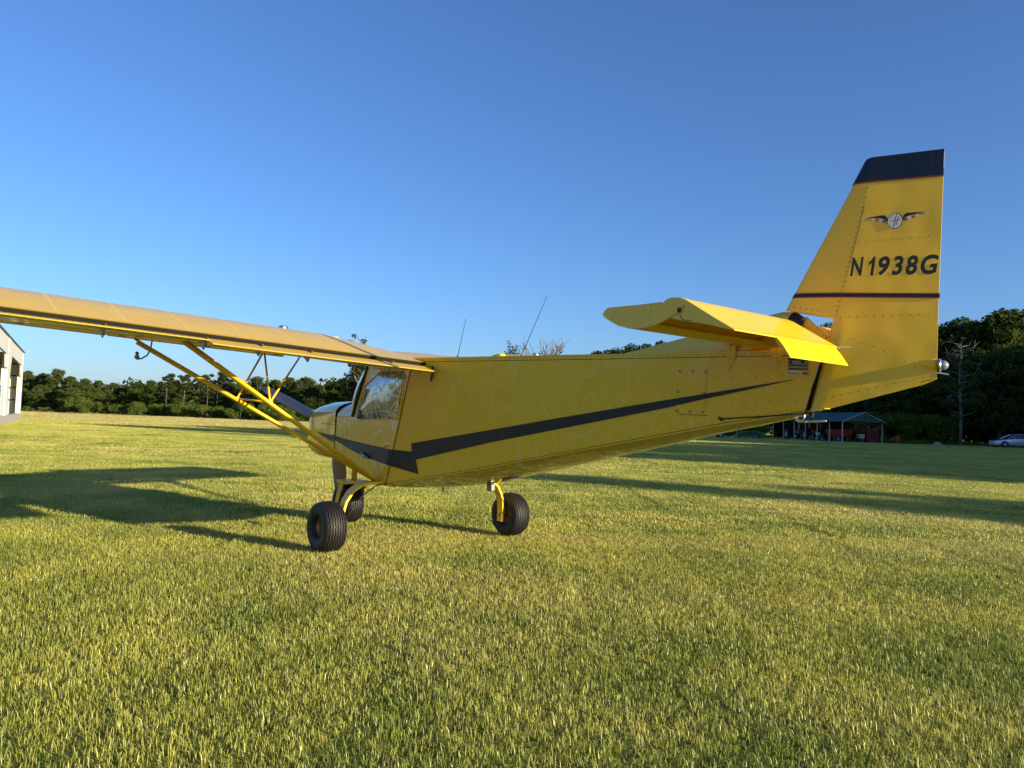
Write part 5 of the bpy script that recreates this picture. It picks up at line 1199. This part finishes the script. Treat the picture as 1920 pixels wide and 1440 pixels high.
# ---- landing gear
def tyre_mesh(rad, wid, rim_r):
    nu, prof = 220, []
    hw = wid / 2
    def P(a):
        return a
    pr = [(rim_r, -hw * .55), (rim_r + .012, -hw * .80), (rim_r + .035, -hw * .97), (rad - .060, -hw * 1.0), (rad - .035, -hw * .96), (rad - .018, -hw * .86)]
    tread = np.linspace(-hw * .80, hw * .80, 73)
    full = pr + [(None, t) for t in tread] + [(r, -w) for r, w in reversed(pr)]
    V = []
    for i in range(nu):
        a = 2 * math.pi * i / nu; zig = .0034 * (1 - 2 * abs(((i * 22 / nu) % 1) * 2 - 1))
        for r, w in full:
            if r is None:
                q = w / hw; rr = rad - .018 * abs(q / .8) ** 2.6 * .8
                ph = ((w + zig) / (hw * 1.6) * 7) % 1; rr -= .011 if ph < .24 and abs(q) < .78 else 0
                V.append((rr * math.cos(a), w, rr * math.sin(a)))
            else:
                rr = r
                V.append((rr * math.cos(a), w, rr * math.sin(a)))
    return V, grid_faces(nu, len(full), False) + [((nu - 1) * len(full) + j, (nu - 1) * len(full) + j + 1, j + 1, j) for j in range(len(full) - 1)]
TV, TF = tyre_mesh(.222, .205, .085)
def wheel(loc, first=None):
    if first is None:
        w = empty('wheel', loc); w.parent = plane
        mesh_obj('tyre', TV, TF, M_tyre, w, smooth=True).modifiers.new('e', 'EDGE_SPLIT').split_angle = R(50)
        r = MB(); r.lathe([(.090, -.062), (.093, -.056), (.086, -.05), (.078, -.02), (.074, .0), (.078, .02), (.086, .05), (.093, .056), (.090, .062)], (0, 0, 0), (0, 1, 0), 36)
        r.lathe([(.0, .035), (.028, .034), (.030, .022), (.060, .016), (.076, .010)], (0, 0, 0), (0, 1, 0), 36); r.lathe([(.076, -.010), (.060, -.016), (.030, -.022), (.028, -.034), (0, -.035)], (0, 0, 0), (0, 1, 0), 36)
        r.build('rim', M_rim, w, smooth=True)
        b = MB()
        for k in range(6): b.lathe([(.005, 0), (.005, .006), (0, .007)], (.05 * math.cos(k * math.pi / 3), .017, .05 * math.sin(k * math.pi / 3)), (0, 1, 0), 6)
        b.build('hub_bolt', M_steel, w)['kind'] = 'stuff'
        return w
    w = copy_tree(first, plane); w.location = loc; return w
w1 = wheel((0, 1.035, .218)); w2 = wheel((0, -1.035, .218), w1); w3 = wheel((1.585, 0, .216), w1)
# bowed main gear legs: flat spring bar
def leg(s):
    path = [(.0, .40, .560), (.0, .53, .586), (.0, .64, .590), (.0, .74, .570), (.0, .82, .515), (.0, .875, .43), (.0, .900, .34), (.0, .902, .26), (.0, .900, .155)]
    wd = [.085, .085, .08, .075, .07, .062, .058, .056, .052]; V = []
    P_ = [Vector((x, s * y, z)) for x, y, z in path]
    for i, p in enumerate(P_):
        d = (P_[min(i + 1, len(P_) - 1)] - P_[max(i - 1, 0)]).normalized(); nrm = d.cross(Vector((1, 0, 0))).normalized() * .0125
        for a, b in ((1, 1), (1, -1), (-1, -1), (-1, 1)): V.append(tuple(p + Vector((a * wd[i] / 1.0 * .75, 0, 0)) + nrm * b))
    o = mesh_obj('main_gear_leg', V, grid_faces(len(P_), 4, True) + [(0, 1, 2, 3), (len(V) - 1, len(V) - 2, len(V) - 3, len(V) - 4)], M_yel, plane, bevel=.004)
    MB().tube([(0, s * .885, .218), (0, s * 1.0, .218)], .018, 8).build('axle', M_steel, o)
    MB().tube([(-.03, s * .50, .575), (-.09, s * .62, .570), (-.10, s * .76, .48), (-.10, s * .86, .36), (-.06, s * .90, .24)], .006, 6).build('brake_line', M_black, plane)
    q_ = MB(); q_.box((-.075, s * .44 - .03, .555), (.075, s * .44 + .03, .60)); q_.build('gear_clamp', M_yel, plane, bevel=.005)
leg(1); leg(-1)
# nose gear: tube, fork crown and side plates
ng_ = MB().tube([(1.47, 0, .47), (1.42, 0, .95)], .030, 12).build('nose_gear_tube', M_yel, plane, smooth=True)
q_ = MB(); q_.add([(1.40, -.145, .475), (1.40, .145, .475), (1.60, .145, .480), (1.60, -.145, .480), (1.40, -.145, .440), (1.40, .145, .440), (1.60, .145, .445), (1.60, -.145, .445)], [(3, 2, 1, 0), (4, 5, 6, 7), (0, 1, 5, 4), (1, 2, 6, 5), (2, 3, 7, 6), (3, 0, 4, 7)])
q_.build('fork_crown', M_yel, plane, bevel=.004)
for s in (1, -1):
    a = [(1.42, .474), (1.52, .474), (1.62, .20), (1.56, .19)]; q_ = MB(); y0, y1 = s * .140, s * .150
    q_.add([(x, y0, z) for x, z in a] + [(x, y1, z) for x, z in a], [(0, 1, 2, 3), (7, 6, 5, 4), (0, 4, 5, 1), (1, 5, 6, 2), (2, 6, 7, 3), (3, 7, 4, 0)]); q_.build('fork_leg', M_yel, plane, bevel=.003)
MB().tube([(1.585, -.16, .216), (1.585, .16, .216)], .012, 8).build('nose_axle', M_steel, plane)
# belly fittings and drain
q_ = MB(); q_.tube([(-.32, .05, .565), (-.32, .05, .500)], .008, 6); q_.lathe([(0, -.012), (.014, 0), (0, .012)], (-.32, .05, .530), (0, 0, 1), 8); q_.build('fuel_drain', M_steel, plane)
q_ = MB(); q_.box((-.97, -.045, .575), (-.90, .0, .64)); q_.build('tie_down_ring', M_steel, plane, bevel=.01)
# propeller
hub = Vector((1.93, 0, 1.035)); pr = empty('propeller'); pr.parent = plane
q_ = MB(); q_.lathe([(.13, -.06), (.13, 0), (.115, .07), (.07, .15), (.0, .20)], hub, (1, 0, 0), 24, cap=False); q_.build('spinner', M_black, pr, smooth=True)
for ang in (25, -97, 147):
    a = R(ang); rad = Vector((0, math.cos(a), math.sin(a))); tan = Vector((0, -math.sin(a), math.cos(a))); V = []
    st = [(.06, .045, 70, .03), (.20, .075, 55, .025), (.40, .080, 38, .018), (.60, .072, 28, .014), (.78, .062, 22, .010), (.90, .050, 19, .007), (.955, .028, 18, .004)]
    for r_, c_, tw, th_ in st:
        t = R(tw); ch = tan * math.cos(t) + Vector((1, 0, 0)) * math.sin(t); nn = rad.cross(ch)
        for k in range(10):
            b = 2 * math.pi * k / 10; V.append(tuple(hub + rad * r_ * 1.03 + ch * (c_ * math.cos(b)) + nn * (th_ * math.sin(b))))
    mesh_obj('blade', V, grid_faces(len(st), 10, True) + [tuple(range(60, 70))], M_prop, pr, smooth=True)
